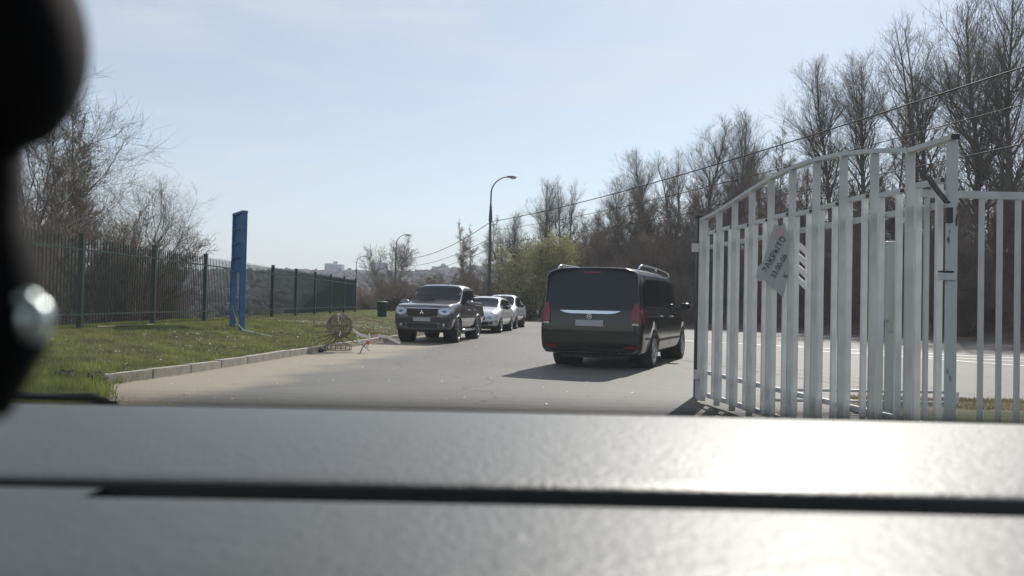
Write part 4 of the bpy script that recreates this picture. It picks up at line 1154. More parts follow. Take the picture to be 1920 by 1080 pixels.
# ------------------------------------------------------------------ lamp posts and cables
def lamp_proto():
    r_ = empty('street_lamp', (0, 0, 0))
    MB().tube([(0, 0, -1.5), (0, 0, 4.5), (0, 0, 6.6)], [.12, .10, .095], 10).build('lower_pole', m_lamp, r_, True)
    MB().lathe([(.12, 6.6), (.125, 6.9), (.10, 7.3), (.06, 7.9), (0.02, 7.9)], 'Z', (0, 0, 0), 10, close=False).build('pole_sleeve', m_lamp, r_, True)
    pts = [(0, 0, 7.6), (0, 0, 8.5)] + [(1.15 * (1 - math.cos(t)), 0, 8.5 + 1.15 * math.sin(t)) for t in np.linspace(.15, 1.45, 9)]
    MB().tube(pts, [.055, .052] + list(np.linspace(.048, .035, 9)), 8).build('bent_arm', m_lamp, r_, True)
    hd = MB().ball((1.35, 0, 9.66), (.38, .15, .075), 16, 8).build('lamp_head', m_lamphead, r_, True)
    MB().ball((1.48, 0, 9.60), (.22, .12, .09), 14, 8).build('lamp_cover', m_lampglass, hd, True)
    return r_
lp0 = lamp_proto()
lamps = [(-1.55, 54.0, 'tallest grey lamp post, nearest of the row, where the cables turn'), (-14.0, 96.0, 'lamp post in front of the round tree, second nearest of the row'), (-26.9, 138.0, 'lamp post standing past the end of the green fence, third of the row'), (-39.0, 186.0, 'smallest lamp post showing only its head beside the tower block')]
for i, (x_, y_, lab) in enumerate(lamps):
    o = lp0 if i == 0 else copy_tree(lp0)
    o.location = (x_, y_, 0.1 if i == 0 else -.1 - .4 * i); o.rotation_euler = (0, 0, rad(-4))
    T(o, lab, 'street lamp', 'street lamps along the road')
def cable(a, c, sag, r, label, name='overhead_cable'):
    a, c = Vector(a), Vector(c); pts = []
    for k in range(33):
        t = k / 32; p = a.lerp(c, t); p.z -= sag * 4 * t * (1 - t); pts.append(p)
    o = MB().tube(pts, r, 5).build(name, m_wire, None, True)
    return T(o, label, 'cable', 'cables strung between the lamp posts')
cable((-1.5, 54, 6.72), (13.0, 5.0, 6.35), .55, .019, 'thick black cable, topmost of those crossing the right-hand trees')
cable((-1.5, 54, 6.10), (13.0, 5.0, 5.55), .50, .011, 'thin black cable just below the thickest one')
cable((-1.5, 54, 5.25), (13.0, 5.0, 4.75), .45, .011, 'thin black cable, lowest one passing over the gate')
cable((-1.5, 54, 6.72), (-14, 96, 6.4), .9, .024, 'cable running left from the tall lamp post, topmost of three', 'lamp_cable')
cable((-1.5, 54, 5.6), (-14, 96, 5.5), .7, .018, 'cable running left from the tall lamp post, middle of three', 'lamp_cable')
cable((-1.5, 54, 4.9), (-14, 96, 4.9), .7, .018, 'cable running left from the tall lamp post, lowest of three', 'lamp_cable')
cable((-14, 96, 6.4), (-26.9, 138, 6.0), 1.0, .03, 'faint cable beyond the second lamp post', 'lamp_cable')

# ------------------------------------------------------------------ trees
def tubes_np(P, Rr, sides):
    """P (N,K,3), Rr (N,K) -> V, F quads"""
    N, K, _ = P.shape
    D = np.empty_like(P); D[:, 1:-1] = P[:, 2:] - P[:, :-2]; D[:, 0] = P[:, 1] - P[:, 0]; D[:, -1] = P[:, -1] - P[:, -2]
    D /= np.linalg.norm(D, axis=2, keepdims=True) + 1e-9
    ref = np.where(np.abs(D[:, :1, 2:3]) < 0.8, np.array([0, 0, 1.0]), np.array([1.0, 0, 0]))
    ref = np.broadcast_to(ref, P.shape)
    A_ = np.cross(D, ref); A_ /= np.linalg.norm(A_, axis=2, keepdims=True) + 1e-9
    B_ = np.cross(D, A_)
    ang = np.arange(sides) * 2 * np.pi / sides
    V = P[:, :, None, :] + (A_[:, :, None, :] * np.cos(ang)[None, None, :, None] + B_[:, :, None, :] * np.sin(ang)[None, None, :, None]) * Rr[:, :, None, None]
    V = V.reshape(-1, 3)
    i = (np.arange(N)[:, None, None] * K * sides + np.arange(K - 1)[None, :, None] * sides)
    k = np.arange(sides)[None, None, :]; k2 = (k + 1) % sides
    F = np.stack([i + k, i + k2, i + sides + k2, i + sides + k], -1).reshape(-1, 4)
    return V, F
def grow(rng, S0, D0, L, R0, R1, K, wob, up):
    N = len(S0); P = np.empty((N, K + 1, 3)); P[:, 0] = S0; d = D0.copy()
    for k in range(K):
        d = d + rng.normal(0, wob, (N, 3)) + np.array([0, 0, up]) / K
        d /= np.linalg.norm(d, axis=1, keepdims=True)
        P[:, k + 1] = P[:, k] + d * (L / K)[:, None]
    t = np.linspace(0, 1, K + 1)[None, :]
    return P, R0[:, None] * (1 - t) + R1[:, None] * t
def sample(P, Rr, idx, t):
    K = P.shape[1] - 1; f = t * K; k = np.minimum(f.astype(int), K - 1); u = (f - k)[:, None]
    p = P[idx, k] * (1 - u) + P[idx, k + 1] * u
    d = P[idx, k + 1] - P[idx, k]; d /= np.linalg.norm(d, axis=1, keepdims=True) + 1e-9
    r = Rr[idx, k] * (1 - u[:, 0]) + Rr[idx, k + 1] * u[:, 0]
    return p, d, r
def side_dirs(rng, d, ang):
    N = len(d); rv = rng.normal(0, 1, (N, 3)); s = np.cross(d, rv); s /= np.linalg.norm(s, axis=1, keepdims=True) + 1e-9
    return d * np.cos(ang)[:, None] + s * np.sin(ang)[:, None]
def tree_mesh(seed, H=10.0, trunks=1, r0=.16, n1=40, a1=(.6, .9), l1=.28, t0=.28, n2=9, n3=7, l2=.42, l3=.5, up=.5, wob=.06, shape='poplar', bud=1.0, leaf=0.0, leafsize=.05, spread=.0, tw=.006, lean=0.0, mats=None, tname='tree'):
    rng = np.random.default_rng(seed)
    TV, TF, CV, CF, n_t, n_c = [], [], [], [], 0, 0
    def addt(V, F):
        nonlocal n_t
        TV.append(V); TF.append(F + n_t); n_t += len(V)
    def addc(V, F):
        nonlocal n_c
        CV.append(V); CF.append(F + n_c); n_c += len(V)
    # trunks
    S0 = np.zeros((trunks, 3)); S0[:, :2] = rng.normal(0, .12 * (trunks > 1), (trunks, 2)); S0[:, 2] = -.4
    D0 = np.tile([0., 0, 1], (trunks, 1)); 
    if trunks > 1: D0[:, :2] += rng.normal(0, spread, (trunks, 2))
    D0[:, 0] += lean
    D0 /= np.linalg.norm(D0, axis=1, keepdims=True)
    Lt = H * rng.uniform(.86, 1.0, trunks) + .4; Lt[0] = H + .4
    P, Rr = grow(rng, S0, D0, Lt, np.full(trunks, r0), np.full(trunks, r0 * .08), 12, wob * .5, .25)
    Rr = r0 * (1 - np.linspace(0, 1, 13)[None] ** .9 * .94) * np.ones((trunks, 1))
    addt(*tubes_np(P, Rr, 8))
    # first branches
    N = n1 * trunks; idx = np.repeat(np.arange(trunks), n1)
    t = t0 + (1 - t0) * np.tile(np.linspace(0, .985, n1), trunks) + rng.uniform(-.012, .012, N); t = np.clip(t, .05, .99)
    p, d, r = sample(P, Rr, idx, t)
    u = (t - t0) / (1 - t0)
    if shape == 'poplar': prof = np.sin(np.clip(u * .86 + .14, 0, 1) * np.pi) ** .7 * (1 - .35 * u) + .10
    elif shape == 'round': prof = np.sqrt(np.clip(1 - (u - .35) ** 2 / .5, .05, 1))
    elif shape == 'shrub': prof = 1 - .5 * u
    else: prof = .35 + .65 * (1 - u)
    ang = rng.uniform(a1[0], a1[1], N) * (1 - .35 * u)
    L = H * l1 * prof * rng.uniform(.75, 1.25, N)
    d1 = side_dirs(rng, d, ang)
    P1, R1 = grow(rng, p, d1, L, np.maximum(r * .5, .012), np.full(N, tw * 1.2), 6, wob * 1.6, up)
    addt(*tubes_np(P1, R1, 5))
    # second
    pw = (L + .05) ** 1.15; idx = rng.choice(N, N * n2, p=pw / pw.sum()); M_ = len(idx); t = rng.uniform(.12, .98, M_)
    p, d, r = sample(P1, R1, idx, t)
    L2 = L[idx] * l2 * (1 - .45 * t) * rng.uniform(.6, 1.3, M_) + .12
    P2, R2 = grow(rng, p, side_dirs(rng, d, rng.uniform(.5, .95, M_)), L2, np.maximum(r * .55, tw), np.full(M_, tw * .7), 4, wob * 2.2, up * .9)
    addc(*tubes_np(P2, R2, 3))
    pw = L2 ** 1.1; idx = rng.choice(M_, M_ * n3, p=pw / pw.sum()); Q = len(idx); t = rng.uniform(.10, 1.0, Q)
    p, d, r = sample(P2, R2, idx, t)
    L3 = L2[idx] * l3 * rng.uniform(.5, 1.3, Q) + .07
    P3, R3 = grow(rng, p, side_dirs(rng, d, rng.uniform(.4, 1.0, Q)), L3, np.full(Q, tw * .8), np.full(Q, tw * .35), 2, wob * 3, up * .8)
    addc(*tubes_np(P3, R3, 3))
    V, F = [], []
    nb = 0
    for cnt, size, w_ in ((bud, .018, .5), (leaf, leafsize, .5)):
        m = int(Q * cnt)
        if m <= 0: continue
        ii = rng.integers(0, Q, m); tt_ = rng.uniform(.3, 1, m)
        p, d, r = sample(P3, R3, ii, tt_)
        p = p + rng.normal(0, size * .5, p.shape)
        a_ = rng.normal(0, 1, (m, 3)); a_ /= np.linalg.norm(a_, axis=1, keepdims=True); b_ = np.cross(a_, rng.normal(0, 1, (m, 3))); b_ /= np.linalg.norm(b_, axis=1, keepdims=True)
        s_ = (size * rng.uniform(.6, 1.5, m))[:, None]
        V.append(np.stack([p - a_ * s_, p - b_ * s_ * .5, p + a_ * s_, p + b_ * s_ * .5], 1).reshape(-1, 3)); F.append(np.arange(4 * m).reshape(-1, 4) + nb); nb += 4 * m
    tm = np_mesh('trunk', np.concatenate(TV), np.concatenate(TF), True); tm.materials.append(mats[0])
    cmh = np_mesh('branches', np.concatenate(CV), np.concatenate(CF)); cmh.materials.append(mats[1])
    bmh = None
    if V:
        bmh = np_mesh('foliage', np.concatenate(V), np.concatenate(F)); bmh.materials.append(mats[2])
    return tm, cmh, bmh, H
def plant(proto_, name, x, y, H, label, cat, group=None, rz=None, wide=1.0, zoff=0.0):
    tm, cmh, bmh, H0 = proto_
    r_ = empty(name, (x, y, float(zf(x, y)) + zoff), random.uniform(0, 6.28) if rz is None else rz)
    s_ = H / H0 * (.95 if name == 'bare_tree' else 1); r_.scale = (s_ * wide, s_ * wide, s_)
    link('trunk', tm, None, r_)
    c_ = link('crown', cmh, None, r_)
    if bmh: link('foliage', bmh, None, c_)
    return T(r_, label, cat, group)
MT = (m_bark, m_twig, m_bud); MR = (m_bark_red, m_twig_brown, m_bud); MBi = (m_birch, m_twig_brown, m_bud)
pop = [tree_mesh(s, 16, trunks=tk, r0=.21, n1=nn, a1=(.46, .86), l1=.29, t0=tz, n2=n2_, n3=9, l2=.46, l3=.42, up=.75, wob=.075, shape='poplar', bud=1.8, spread=.03, tw=.0052, mats=MT) for s, tk, nn, tz, n2_ in ((1, 1, 60, .18, 14), (2, 2, 32, .22, 10), (3, 1, 64, .16, 14), (4, 1, 54, .24, 14))]
rnd = [tree_mesh(s, 9, trunks=1, r0=.15, n1=26, a1=(.8, 1.15), l1=.55, t0=.16, n2=15, n3=9, l2=.5, up=.45, wob=.13, shape='round', bud=.8, tw=.006, lean=ln, mats=MT) for s, ln in ((21, .25), (22, .0))]
thin = [tree_mesh(s, 12, trunks=1, r0=.09, n1=34, a1=(.5, .8), l1=.14, t0=.12, n2=8, n3=6, up=.6, wob=.09, shape='poplar', bud=1.0, tw=.010, mats=MBi) for s in (31, 32)]
shr = [tree_mesh(s, 5, trunks=5, r0=.055, n1=14, a1=(.4, .9), l1=.42, t0=.04, n2=10, n3=9, up=.4, wob=.13, shape='shrub', bud=1.2, spread=.35, tw=.007, mats=MR) for s in (41, 42, 43)]
dome = tree_mesh(51, 8, trunks=3, r0=.12, n1=18, a1=(.7, 1.1), l1=.42, t0=.12, n2=12, n3=9, up=.3, wob=.12, shape='round', bud=1.0, leaf=.5, leafsize=.06, spread=.25, tw=.010, mats=(m_bark, m_twig, m_bud))
willow = tree_mesh(61, 6, trunks=5, r0=.11, n1=16, a1=(.5, 1.05), l1=.50, t0=.06, n2=12, n3=9, up=.15, wob=.12, shape='round', bud=0, leaf=4.5, leafsize=.05, spread=.35, tw=.007, mats=(m_bark, m_twig, m_willow))

def at(px, Yd):
    """world x of a column of the photograph at depth Yd"""
    return (px - 960) / 1500 * Yd
def topH(px, py, Yd):
    x = at(px, Yd); hor = 568 + .021 * (px - 960)
    return 1.25 + (hor - py) / 1500 * Yd - float(zf(x, Yd))
RT = [(1900, -40, 41, 0, 'bare tall tree at the right edge of the picture with upswept twigs'), (1828, -25, 43, 2, 'tall bare tree rising straight over the hinge end of the gate'), (1732, 12, 46, 1, 'tall bare twin-stemmed tree over the right end of the arched rail'),
      (1616, 78, 50, 3, 'bare tree over the middle of the gate arch with slanting limbs'), (1563, 100, 52, 0, 'bare tree left of the slanting one, top of the taller clump'), (1386, 200, 62, 2, 'bare pointed tree above the left end of the gate'),
      (1316, 220, 64, 3, 'broad bare tree left of the pointed one over the van nose'), (1213, 272, 68, 0, 'narrow bare tree above the right half of the van roof'), (1262, 268, 70, 1, 'bare twin-stemmed brownish tree between the narrow and the broad one'),
      (1155, 328, 72, 2, 'small bare tree above the middle of the van'), (1058, 330, 75, 1, 'bare bushy tree just right behind the green willow'), (1020, 338, 77, 3, 'bare tree directly behind the top of the green willow'),
      (1108, 385, 80, 0, 'low bare tree between the willow and the van roof'), (968, 395, 82, 2, 'bare tree just right of the tall lamp post'), (942, 420, 84, 1, 'bare tree rising right behind the tall lamp post'),
      (1500, 262, 57, 1, 'lower bare tree in the dip between the pointed tree and the tallest clump'), (1425, 262, 68, 0, 'bare tree right of the pointed one, half hidden by the arch')]
for (px, py, Yd, v, lab) in RT:
    plant(pop[v], 'bare_tree', at(px, Yd), Yd, topH(px, py, Yd), lab, 'tree', 'bare trees beyond the road', wide=random.uniform(1.08, 1.35))
for px, py, Yd, v, lab in [(1470, 240, 60, 0, 'thin sparse tree standing above the banner'), (1440, 285, 66, 1, 'slender tree left of the thin one above the banner'), (1350, 290, 70, 0, 'slender tree between the two big ones left of the gate'), (1668, 150, 56, 1, 'leaning slender tree between the big trees over the arch'),
                       (1775, 130, 52, 0, 'slender tree squeezed between the big trunks over the gate end'), (1240, 330, 74, 1, 'thin tree low behind the narrow bare tree'), (1185, 370, 76, 0, 'thin low tree over the centre of the van roof'),
                       (858, 440, 88, 0, 'leftmost thin birch above the parked cars'), (873, 415, 86, 1, 'second thin birch from the left above the parked cars'), (890, 425, 90, 0, 'third thin birch from the left above the parked cars'), (905, 400, 87, 1, 'tallest thin birch just left of the tall lamp post')]:
    plant(thin[v], 'slender_tree', at(px, Yd), Yd, topH(px, py, Yd), lab, 'tree', 'slender trees beyond the road', wide=1.5)
plant(willow, 'willow_bush', at(1005, 63), 63, topH(1005, 458, 63), 'rounded yellow-green willow bush beside the black van', 'bush', wide=1.02)
plant(dome, 'round_tree', at(733, 104), 104, topH(733, 462, 104), 'round-crowned tree with a few leaves behind the second lamp post', 'tree', wide=.85)

# trees and shrubs behind the green fence
LT = [(-15.6, 24.0, 7.4, 0, 0.2, 'big spreading bare tree at the left edge behind the fence'), (-15.5, 27.0, 6.4, 1, 2.0, 'bare tree behind the first visible fence panel'), (-14.2, 31.5, 4.9, 0, 3.4, 'low wide bare tree with thorny twigs behind the third fence panel'), (-12.9, 27.5, 4.2, 1, 5.0, 'low twiggy tree behind the second fence panel')]
for x_, y_, H_, v, rz_, lab in LT:
    plant(rnd[v], 'spreading_tree', x_, y_, H_, lab, 'tree', 'bare trees behind the green fence', rz=rz_)
for x_, y_, H_, v, lab in [(-13.4, 24.4, 7.4, 0, 'thin upright stem among the branches of the big left tree'), (-14.3, 27.4, 7.6, 1, 'slim leaning tree near the first thick fence post'), (-16.2, 25.8, 7.5, 0, 'slim tree furthest left behind the fence'), (-13.9, 25.9, 8.3, 1, 'tallest slim stem reaching above the big left tree'), (-15.3, 31.0, 7.0, 0, 'slim tree standing between the second and third fence posts'), (-13.2, 22.6, 6.6, 1, 'slim tree closest behind the first fence panel')]:
    plant(thin[v], 'slender_tree', x_, y_, H_, lab, 'tree', 'bare trees behind the green fence', wide=1.3)
SH = 'tangled bare shrub in the scrub behind the green fence'
for k, (x_, y_, H_) in enumerate([(-12.6, 20.5, 3.2), (-13.5, 23.5, 3.7), (-12.9, 26.0, 3.4), (-14.2, 29.5, 4.2), (-15.0, 33.0, 4.4), (-15.8, 31.0, 4.2), (-16.5, 36.5, 3.6), (-17.5, 29.0, 4.8), (-14.5, 21.5, 3.6), (-16.8, 25.0, 4.2), (-14.6, 34.0, 3.4), (-13.4, 29.0, 3.0), (-15.8, 28.0, 4.0),
                                   (-26.0, 58.0, 4.0), (-29, 62, 3.6), (-24, 66, 3.6), (-33, 70, 4.2), (-37, 76, 4.0)]):
    plant(shr[k % 3], 'bare_shrub', x_, y_, H_, SH, 'shrub', 'scrub behind the green fence')
# thicket beyond the road: bank foot to crest
rr = random.Random(5)
TH_ = 'bare brown shrub in the dense thicket on the bank beyond the road'
for s_, st_, hh in ((1.6, 30, 3.4), (4.2, 26, 4.2), (7.5, 24, 4.6), (11.5, 22, 5.0)):
    cx_, cy_ = offset_line(s_, 400)
    seg = np.concatenate([[0], np.cumsum(np.hypot(np.diff(cx_), np.diff(cy_)))])
    t_ = 2.0
    while t_ < seg[-1] - 42:
        x_ = float(np.interp(t_, seg, cx_)) + rr.uniform(-.6, .6); y_ = float(np.interp(t_, seg, cy_)) + rr.uniform(-.6, .6)
        if y_ > 14 and not (abs(960 + x_ / y_ * 1500 - 1003) < 78 and y_ < 68): plant(shr[rr.randrange(3)], 'bare_shrub', x_, y_, hh * rr.uniform(.7, 1.2), TH_, 'shrub', 'thicket on the bank', rz=rr.uniform(0, 6.28), wide=1.15)
        t_ += rr.uniform(1.9, 2.7)
TM = 'bare brown shrub in the scrub behind the parked cars and lamp posts'
for row, (y_, a_, c_, hh) in enumerate([(64, -10, 1, 2.0), (72, -13, 0, 3.0), (84, -16, 1, 3.3), (98, -18.5, 4, 3.6), (112, -20.5, 4, 3.8)]):
    x_ = a_
    while x_ < c_:
        plant(shr[rr.randrange(3)], 'bare_shrub', x_, y_ + rr.uniform(-2, 2), hh * rr.uniform(.75, 1.2), TM, 'shrub', 'scrub behind the parked cars', rz=rr.uniform(0, 6.28), wide=1.25)
        x_ += rr.uniform(1.6, 2.4)

# hedge closing the lawn: a low dense mass
hv = RNG.uniform(0, 1, (42000, 3)) * [11.0, 1.8, 1.2] + [-9.3, 56.5, 0]
hv[:, 2] = zf(hv[:, 0], hv[:, 1]) - .1 + hv[:, 2] * (1 + .12 * np.sin(hv[:, 0] * 3))
o = scraps('hedge', hv, .028, material('hedge_twigs', (.13, .10, .075), .9, c2=(.08, .066, .05), scale=2), 'low dark brown hedge closing off the far end of the lawn', 'hedge', 1.0)

# ------------------------------------------------------------------ far wood on the hills
def icos():
    bm = bmesh.new(); bmesh.ops.create_icosphere(bm, subdivisions=2, radius=1.0)
    V = np.array([v.co[:] for v in bm.verts]); F = np.array([[v.index for v in f.verts] for f in bm.faces]); bm.free()
    return V, F
IV, IF = icos()
def blobs(name, C_, Sz, mat_, label):
    N = len(C_)
    J = 1 + RNG.normal(0, .13, (N, len(IV), 1))
    V = (IV[None] * J * Sz[:, None, :] + C_[:, None, :]).reshape(-1, 3)
    F = (IF[None] + (np.arange(N) * len(IV))[:, None, None]).reshape(-1, 3)
    o = link(name, np_mesh(name, V, F, False), mat_)
    return T(o, label, 'woods', kind='stuff')
m_wood_far = material('far_wood', (.04, .036, .028), .95, c2=(.06, .052, .04), scale=.08, detail=5)
N = 6500
yb = RNG.uniform(300, 760, N); xb = (RNG.uniform(-.75, .80, N)) * yb
Cb = np.stack([xb, yb, zf(xb, yb) + 3.0], 1); Sb = np.stack([RNG.uniform(3, 6, N), RNG.uniform(3, 6, N), RNG.uniform(3.5, 6.5, N)], 1)
blobs('far_wood', Cb, Sb, m_wood_far, 'hazy wooded hills along the horizon')
N = 900
yb = RNG.uniform(120, 300, N); xb = RNG.uniform(-.62, -.10, N) * yb
Cb = np.stack([xb, yb, zf(xb, yb) + 1.0], 1); Sb = np.stack([RNG.uniform(1.5, 3.5, N), RNG.uniform(1.5, 3.5, N), RNG.uniform(1.8, 4.2, N)], 1)
keep = ~((yb > 195) & (yb < 256) & (xb < -50))
blobs('valley_wood', Cb[keep], Sb[keep], m_wood_far, 'brown scrub woods in the valley behind the green fence')

# ------------------------------------------------------------------ tower blocks on the skyline
m_tower = material('pale_tower_concrete', (.20, .205, .215), .8, c2=(.16, .165, .18), scale=.1)
m_twin = material('tower_glazing', (.07, .085, .10), .3)
def tower(px0, px1, py, Yd, label, steps):
    x0, x1 = at(px0, Yd), at(px1, Yd); xc = (x0 + x1) / 2; w = x1 - x0
    hor = 568 + .021 * ((px0 + px1) / 2 - 960); zt = 1.25 + (hor - py) / 1500 * Yd
    zg = float(zf(xc, Yd)) - 2
    r_ = T(empty('tower_block', (xc, Yd, zg)), label, 'tower block', 'tower blocks on the skyline')
    for (a, c, dz) in steps:
        MB().box(((a + c) / 2 * w, 6, (zt - zg - dz) / 2), ((c - a) * w, 14, zt - zg - dz)).build('wall', m_tower, r_)
        nf = 9
        for k in range(nf):
            z = (zt - zg - dz) - 4.0 - k * 3.4
            nwx = max(2, int((c - a) * w / 3.2))
            for j in range(nwx):
                MB().box((((a + (c - a) * (j + .5) / nwx)) * w, -1.05, z), ((c - a) * w / nwx * .55, .12, 1.7)).build('window', m_twin, r_)
    MB().box((0.05 * w, 6, zt - zg + 1.2), (.22 * w, 5, 2.3)).build('roof_hut', m_tower, r_)
tower(608, 640, 494, 820, 'grey tower block left of the third lamp post', [(-.5, -.08, 0), (-.075, .5, .8)])
tower(640, 662, 506, 860, 'lower tower block joined on the right of the grey one', [(-.5, .1, 0), (.105, .5, 3.5)])
tower(694, 722, 492, 900, 'tower block hidden behind the round-crowned tree', [(-.5, .5, 0)])
tower(809, 846, 498, 840, 'pale stepped tower block above the pickup roof', [(-.5, -.12, 1.0), (-.115, .3, 0), (.305, .5, 2.0)])
tower(476, 482, 507, 800, 'small distant tower block just right of the blue frame', [(-.5, .5, 0)])

# ------------------------------------------------------------------ inside of the car we look out of
def dash_material():
    m = bpy.data.materials.new('grained_dashboard'); m.use_nodes = True
    n, l = m.node_tree.nodes, m.node_tree.links
    b = n['Principled BSDF']; b.inputs['Base Color'].default_value = (.036, .043, .040, 1); b.inputs['Roughness'].default_value = .50; b.inputs['Specular IOR Level'].default_value = .62; b.inputs['Coat Weight'].default_value = .2; b.inputs['Coat Roughness'].default_value = .36
    t = n.new('ShaderNodeTexCoord')
    v = n.new('ShaderNodeTexVoronoi'); v.inputs['Scale'].default_value = 190; v.feature = 'SMOOTH_F1'
    nn = n.new('ShaderNodeTexNoise'); nn.inputs['Scale'].default_value = 70; nn.inputs['Detail'].default_value = 5
    l.new(t.outputs['Object'], nn.inputs['Vector'])
    ad = n.new('ShaderNodeMixRGB'); ad.inputs['Fac'].default_value = .03; l.new(t.outputs['Object'], ad.inputs['Color1']); l.new(nn.outputs['Color'], ad.inputs['Color2'])
    l.new(ad.outputs[0], v.inputs['Vector'])
    mm = n.new('ShaderNodeMath'); mm.operation = 'ADD'; l.new(v.outputs['Distance'], mm.inputs[0]); l.new(nn.outputs['Fac'], mm.inputs[1])
    bp = n.new('ShaderNodeBump'); bp.inputs['Strength'].default_value = .46; bp.inputs['Distance'].default_value = .0014
    l.new(mm.outputs[0], bp.inputs['Height']); l.new(bp.outputs[0], b.inputs['Normal'])
    return m
m_dash = dash_material()
dash = T(empty('dashboard', (0, .86, 1.13)), 'wide grey grained dashboard top across the bottom, sunlit on the right, with a dark groove', 'dashboard')
ZD = 1.138
def dash_sheet(name, x0, x1, prof, mat_, bow=0.03, thick=.02):
    """prof: list of (y, z); bowed far edge"""
    xs_ = np.linspace(x0, x1, 41); vs = []; fs = []
    for x in xs_:
        for (y, z) in prof: vs.append((x, y - bow * (x * x) - .86, z - 1.13))
    k = len(prof)
    for i in range(40):
        for j in range(k - 1): fs.append((i * k + j, i * k + j + 1, (i + 1) * k + j + 1, (i + 1) * k + j))
    o = MB().add(vs, fs).build(name, mat_, dash, True)
    return o
upper = [(.4915, ZD - .035), (.4915, ZD - .006), (.4925, ZD - .003), (.495, ZD - .0012), (.50, ZD)] + [(y, ZD + .004 * math.sin((y - .5) / .36 * math.pi)) for y in np.linspace(.52, .80, 12)] + [(.825, ZD - .001), (.845, ZD - .004), (.858, ZD - .010), (.866, ZD - .022), (.868, ZD - .05)]
dash_sheet('upper_pad', -1.0, 1.0, upper, m_dash)
low = [(.10, ZD - .030), (.20, ZD - .012), (.30, ZD - .0065)] + [(y, ZD - .004) for y in np.linspace(.34, .455, 6)] + [(.463, ZD - .0045), (.4665, ZD - .006), (.4685, ZD - .010), (.469, ZD - .035)]
dash_sheet('lower_pad', -.243, 1.0, low, m_dash)
low2 = [(y if y < .45 else y + .0215, z) for y, z in low]
dash_sheet('lower_pad', -1.0, -.243, low2, m_dash)
MB().box((0, -.38, -.045), (2.0, .06, .01)).build('groove_floor', m_black, dash)

m_liner = material('headliner_cloth', (.16, .155, .145), .95, c2=(.13, .125, .12), scale=40)
cab = T(empty('car_cabin', (0, -.4, 1.1)), 'cabin shell of the car the view is taken from, headliner and door cards', 'car cabin')
MB().box((0, -.55, .72), (2.3, 2.5, .05)).build('headliner', m_liner, cab)
for sg in (1, -1):
    MB().box((sg * 1.18, -.2, -.15), (.06, 3.2, .5)).build('door_card', m_liner, cab)
    MB().bar([(sg * 1.17, 1.34, .02), (sg * 1.17, .72, .70)], .07, .07).build('windscreen_pillar', m_liner, cab)
    MB().box((sg * 1.17, -.9, .40), (.06, .14, .62)).build('door_pillar', m_liner, cab)
MB().box((0, -1.85, .15), (2.3, .06, 1.1)).build('rear_wall', m_liner, cab)
wiper = MB().tube([(-.75, .02, 0.002), (-.55, .0, -.001), (-.49, -.01, .001), (-.45, -.02, -.006)], [.004, .004, .006, .002], 8).build('wiper_arm', m_trim, None, True, loc=(0, .95, 1.128))
T(wiper, 'thin black wiper arm lying along the left end of the dashboard edge', 'wiper')

# windscreen: clear pane with its dotted printed border
ws = T(empty('windscreen', (0, .95, 1.10)), 'clear windscreen with a dotted dark border just above the dashboard', 'windscreen')
m_pane = bpy.data.materials.new('veiled_clear_glass'); m_pane.use_nodes = True
n, l = m_pane.node_tree.nodes, m_pane.node_tree.links
n.remove(n['Principled BSDF'])
tb = n.new('ShaderNodeBsdfTransparent'); tb.inputs['Color'].default_value = (1, 1, 1, 1); l.new(tb.outputs[0], n['Material Output'].inputs['Surface'])
pane_v = Vector((0, -.62, .70))  # rakes back over the dashboard
VEIL = 0.24  # pale volume added inside the pane to lift the blacks like veiling glare
if VEIL > 0:
    vs_ = n.new('ShaderNodeVolumePrincipled'); vs_.inputs['Color'].default_value = (.92, .95, .95, 1); vs_.inputs['Density'].default_value = VEIL; vs_.inputs['Anisotropy'].default_value = .0
    l.new(vs_.outputs[0], n['Material Output'].inputs['Volume'])
W_ = 1.15
pv = [(-W_, 0, 0), (W_, 0, 0), (W_, pane_v.y, pane_v.z), (-W_, pane_v.y, pane_v.z)]
nrm = Vector((0, .70, .62)).normalized() * .05
MB().add(pv + [tuple(Vector(p) + nrm) for p in pv], [(0, 1, 2, 3), (7, 6, 5, 4), (0, 4, 5, 1), (1, 5, 6, 2), (2, 6, 7, 3), (3, 7, 4, 0)]).build('glass_pane', m_pane, ws)
mb = MB()
for r_i in range(7):
    rd = .0028 * (1 - r_i / 7.4)
    for k in range(420):
        x_ = -.80 + k * .0042 + (.0021 if r_i % 2 else 0)
        t_ = .0235 + r_i * .0044
        c_ = pane_v.normalized() * t_ * 1.35 + Vector((x_, -.002 - .03 * x_ * x_, 0))
        u_ = pane_v.normalized()
        vs = [c_ + Vector((math.cos(a) * rd, 0, 0)) + u_ * math.sin(a) * rd for a in np.linspace(0, 2 * math.pi, 7)[:-1]]
        mb.add(vs, [(0, 1, 2, 3, 4, 5)])
dots = mb.build('dotted_border', m_black, ws, fix=False); dots['kind'] = 'stuff'

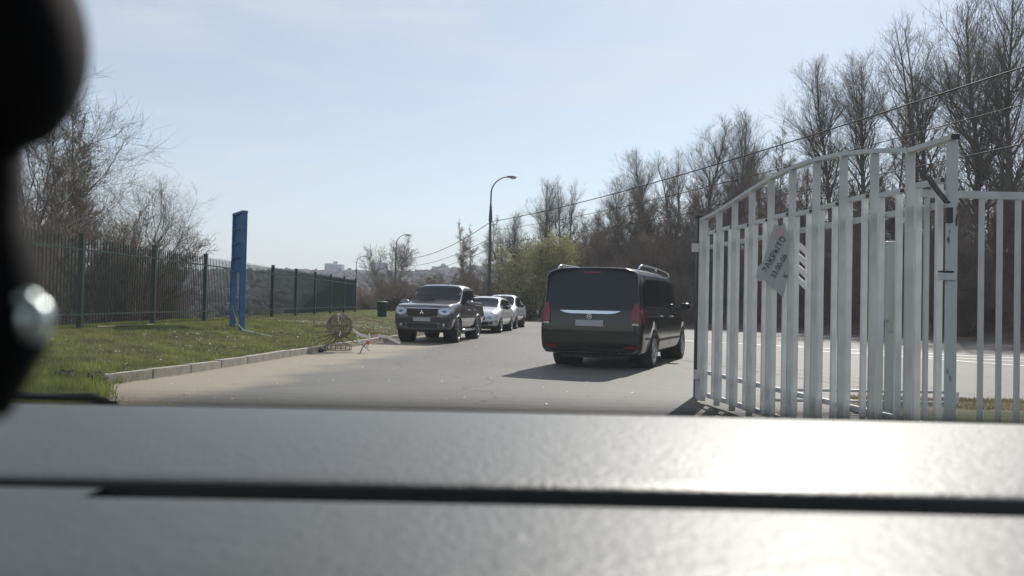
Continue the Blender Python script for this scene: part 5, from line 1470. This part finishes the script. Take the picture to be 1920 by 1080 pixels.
# blurred black mirror housing and hanging charm very near the lens
def near(px, py, d):
    v = _f + _R * ((px - 960) / 1500) - _U * ((py - 540) / 1500)
    return Vector((0, 0, 1.25)) + v * d
NB = .20
m_soft = material('matt_black_plastic', (.004, .004, .005), .8, spec=.2)
mc = near(12, 80, NB); s1 = NB / 1500
mir = T(empty('mirror_housing', mc), 'large matt black rounded mirror housing, out of focus in the top left corner', 'mirror')
MB().ball((0, 0, 0), (138 * s1, .02, 205 * s1), 32, 20).build('housing', m_soft, mir, True)
MB().box((-90 * s1, 0, 0), (170 * s1, .03, 480 * s1)).build('back_cover', m_soft, mir, bevel=.006)
cc = near(-10, 560, NB)
ch = T(empty('hanging_charm', cc), 'matt black hanging charm with a shiny round bead, out of focus at the left edge', 'charm')
MB().tube([near(-30, 200, NB) - cc, near(-28, 330, NB) - cc, near(-30, 420, NB) - cc, near(-28, 500, NB) - cc, near(-20, 640, NB) - cc, near(-60, 740, NB) - cc, near(-120, 790, NB) - cc], [62 * s1, 62 * s1, 66 * s1, 92 * s1, 100 * s1, 80 * s1, 30 * s1], 24).build('cord', m_soft, ch, True)
MB().ball(near(30, 618, NB) - cc, (56 * s1, 56 * s1, 78 * s1), 24, 16).build('body', m_soft, ch, True)
m_bead = material('polished_bead', (.70, .78, .76), .32, metal=.9)
MB().ball(near(66, 600, NB - .012) - cc, (27 * s1, 27 * s1, 40 * s1), 24, 16).build('bead', m_bead, ch, True)
MB().ball(near(52, 562, NB - .014) - cc, (18 * s1, 18 * s1, 16 * s1), 20, 14).build('small_bead', m_bead, ch, True)

# ------------------------------------------------------------------ haze
hz = MB().box((0, 850, 40), (2700, 1850, 100)).build('haze', None)
mh = bpy.data.materials.new('haze'); mh.use_nodes = True
n, l = mh.node_tree.nodes, mh.node_tree.links
n.remove(n['Principled BSDF'])
pvn = n.new('ShaderNodeVolumePrincipled'); pvn.inputs['Color'].default_value = (.80, .88, 1.0, 1); pvn.inputs['Density'].default_value = .00055; pvn.inputs['Anisotropy'].default_value = .2
l.new(pvn.outputs[0], n['Material Output'].inputs['Volume'])
hz.data.materials.append(mh)
T(hz, 'thin pale daylight haze over the whole place', 'haze', kind='stuff')
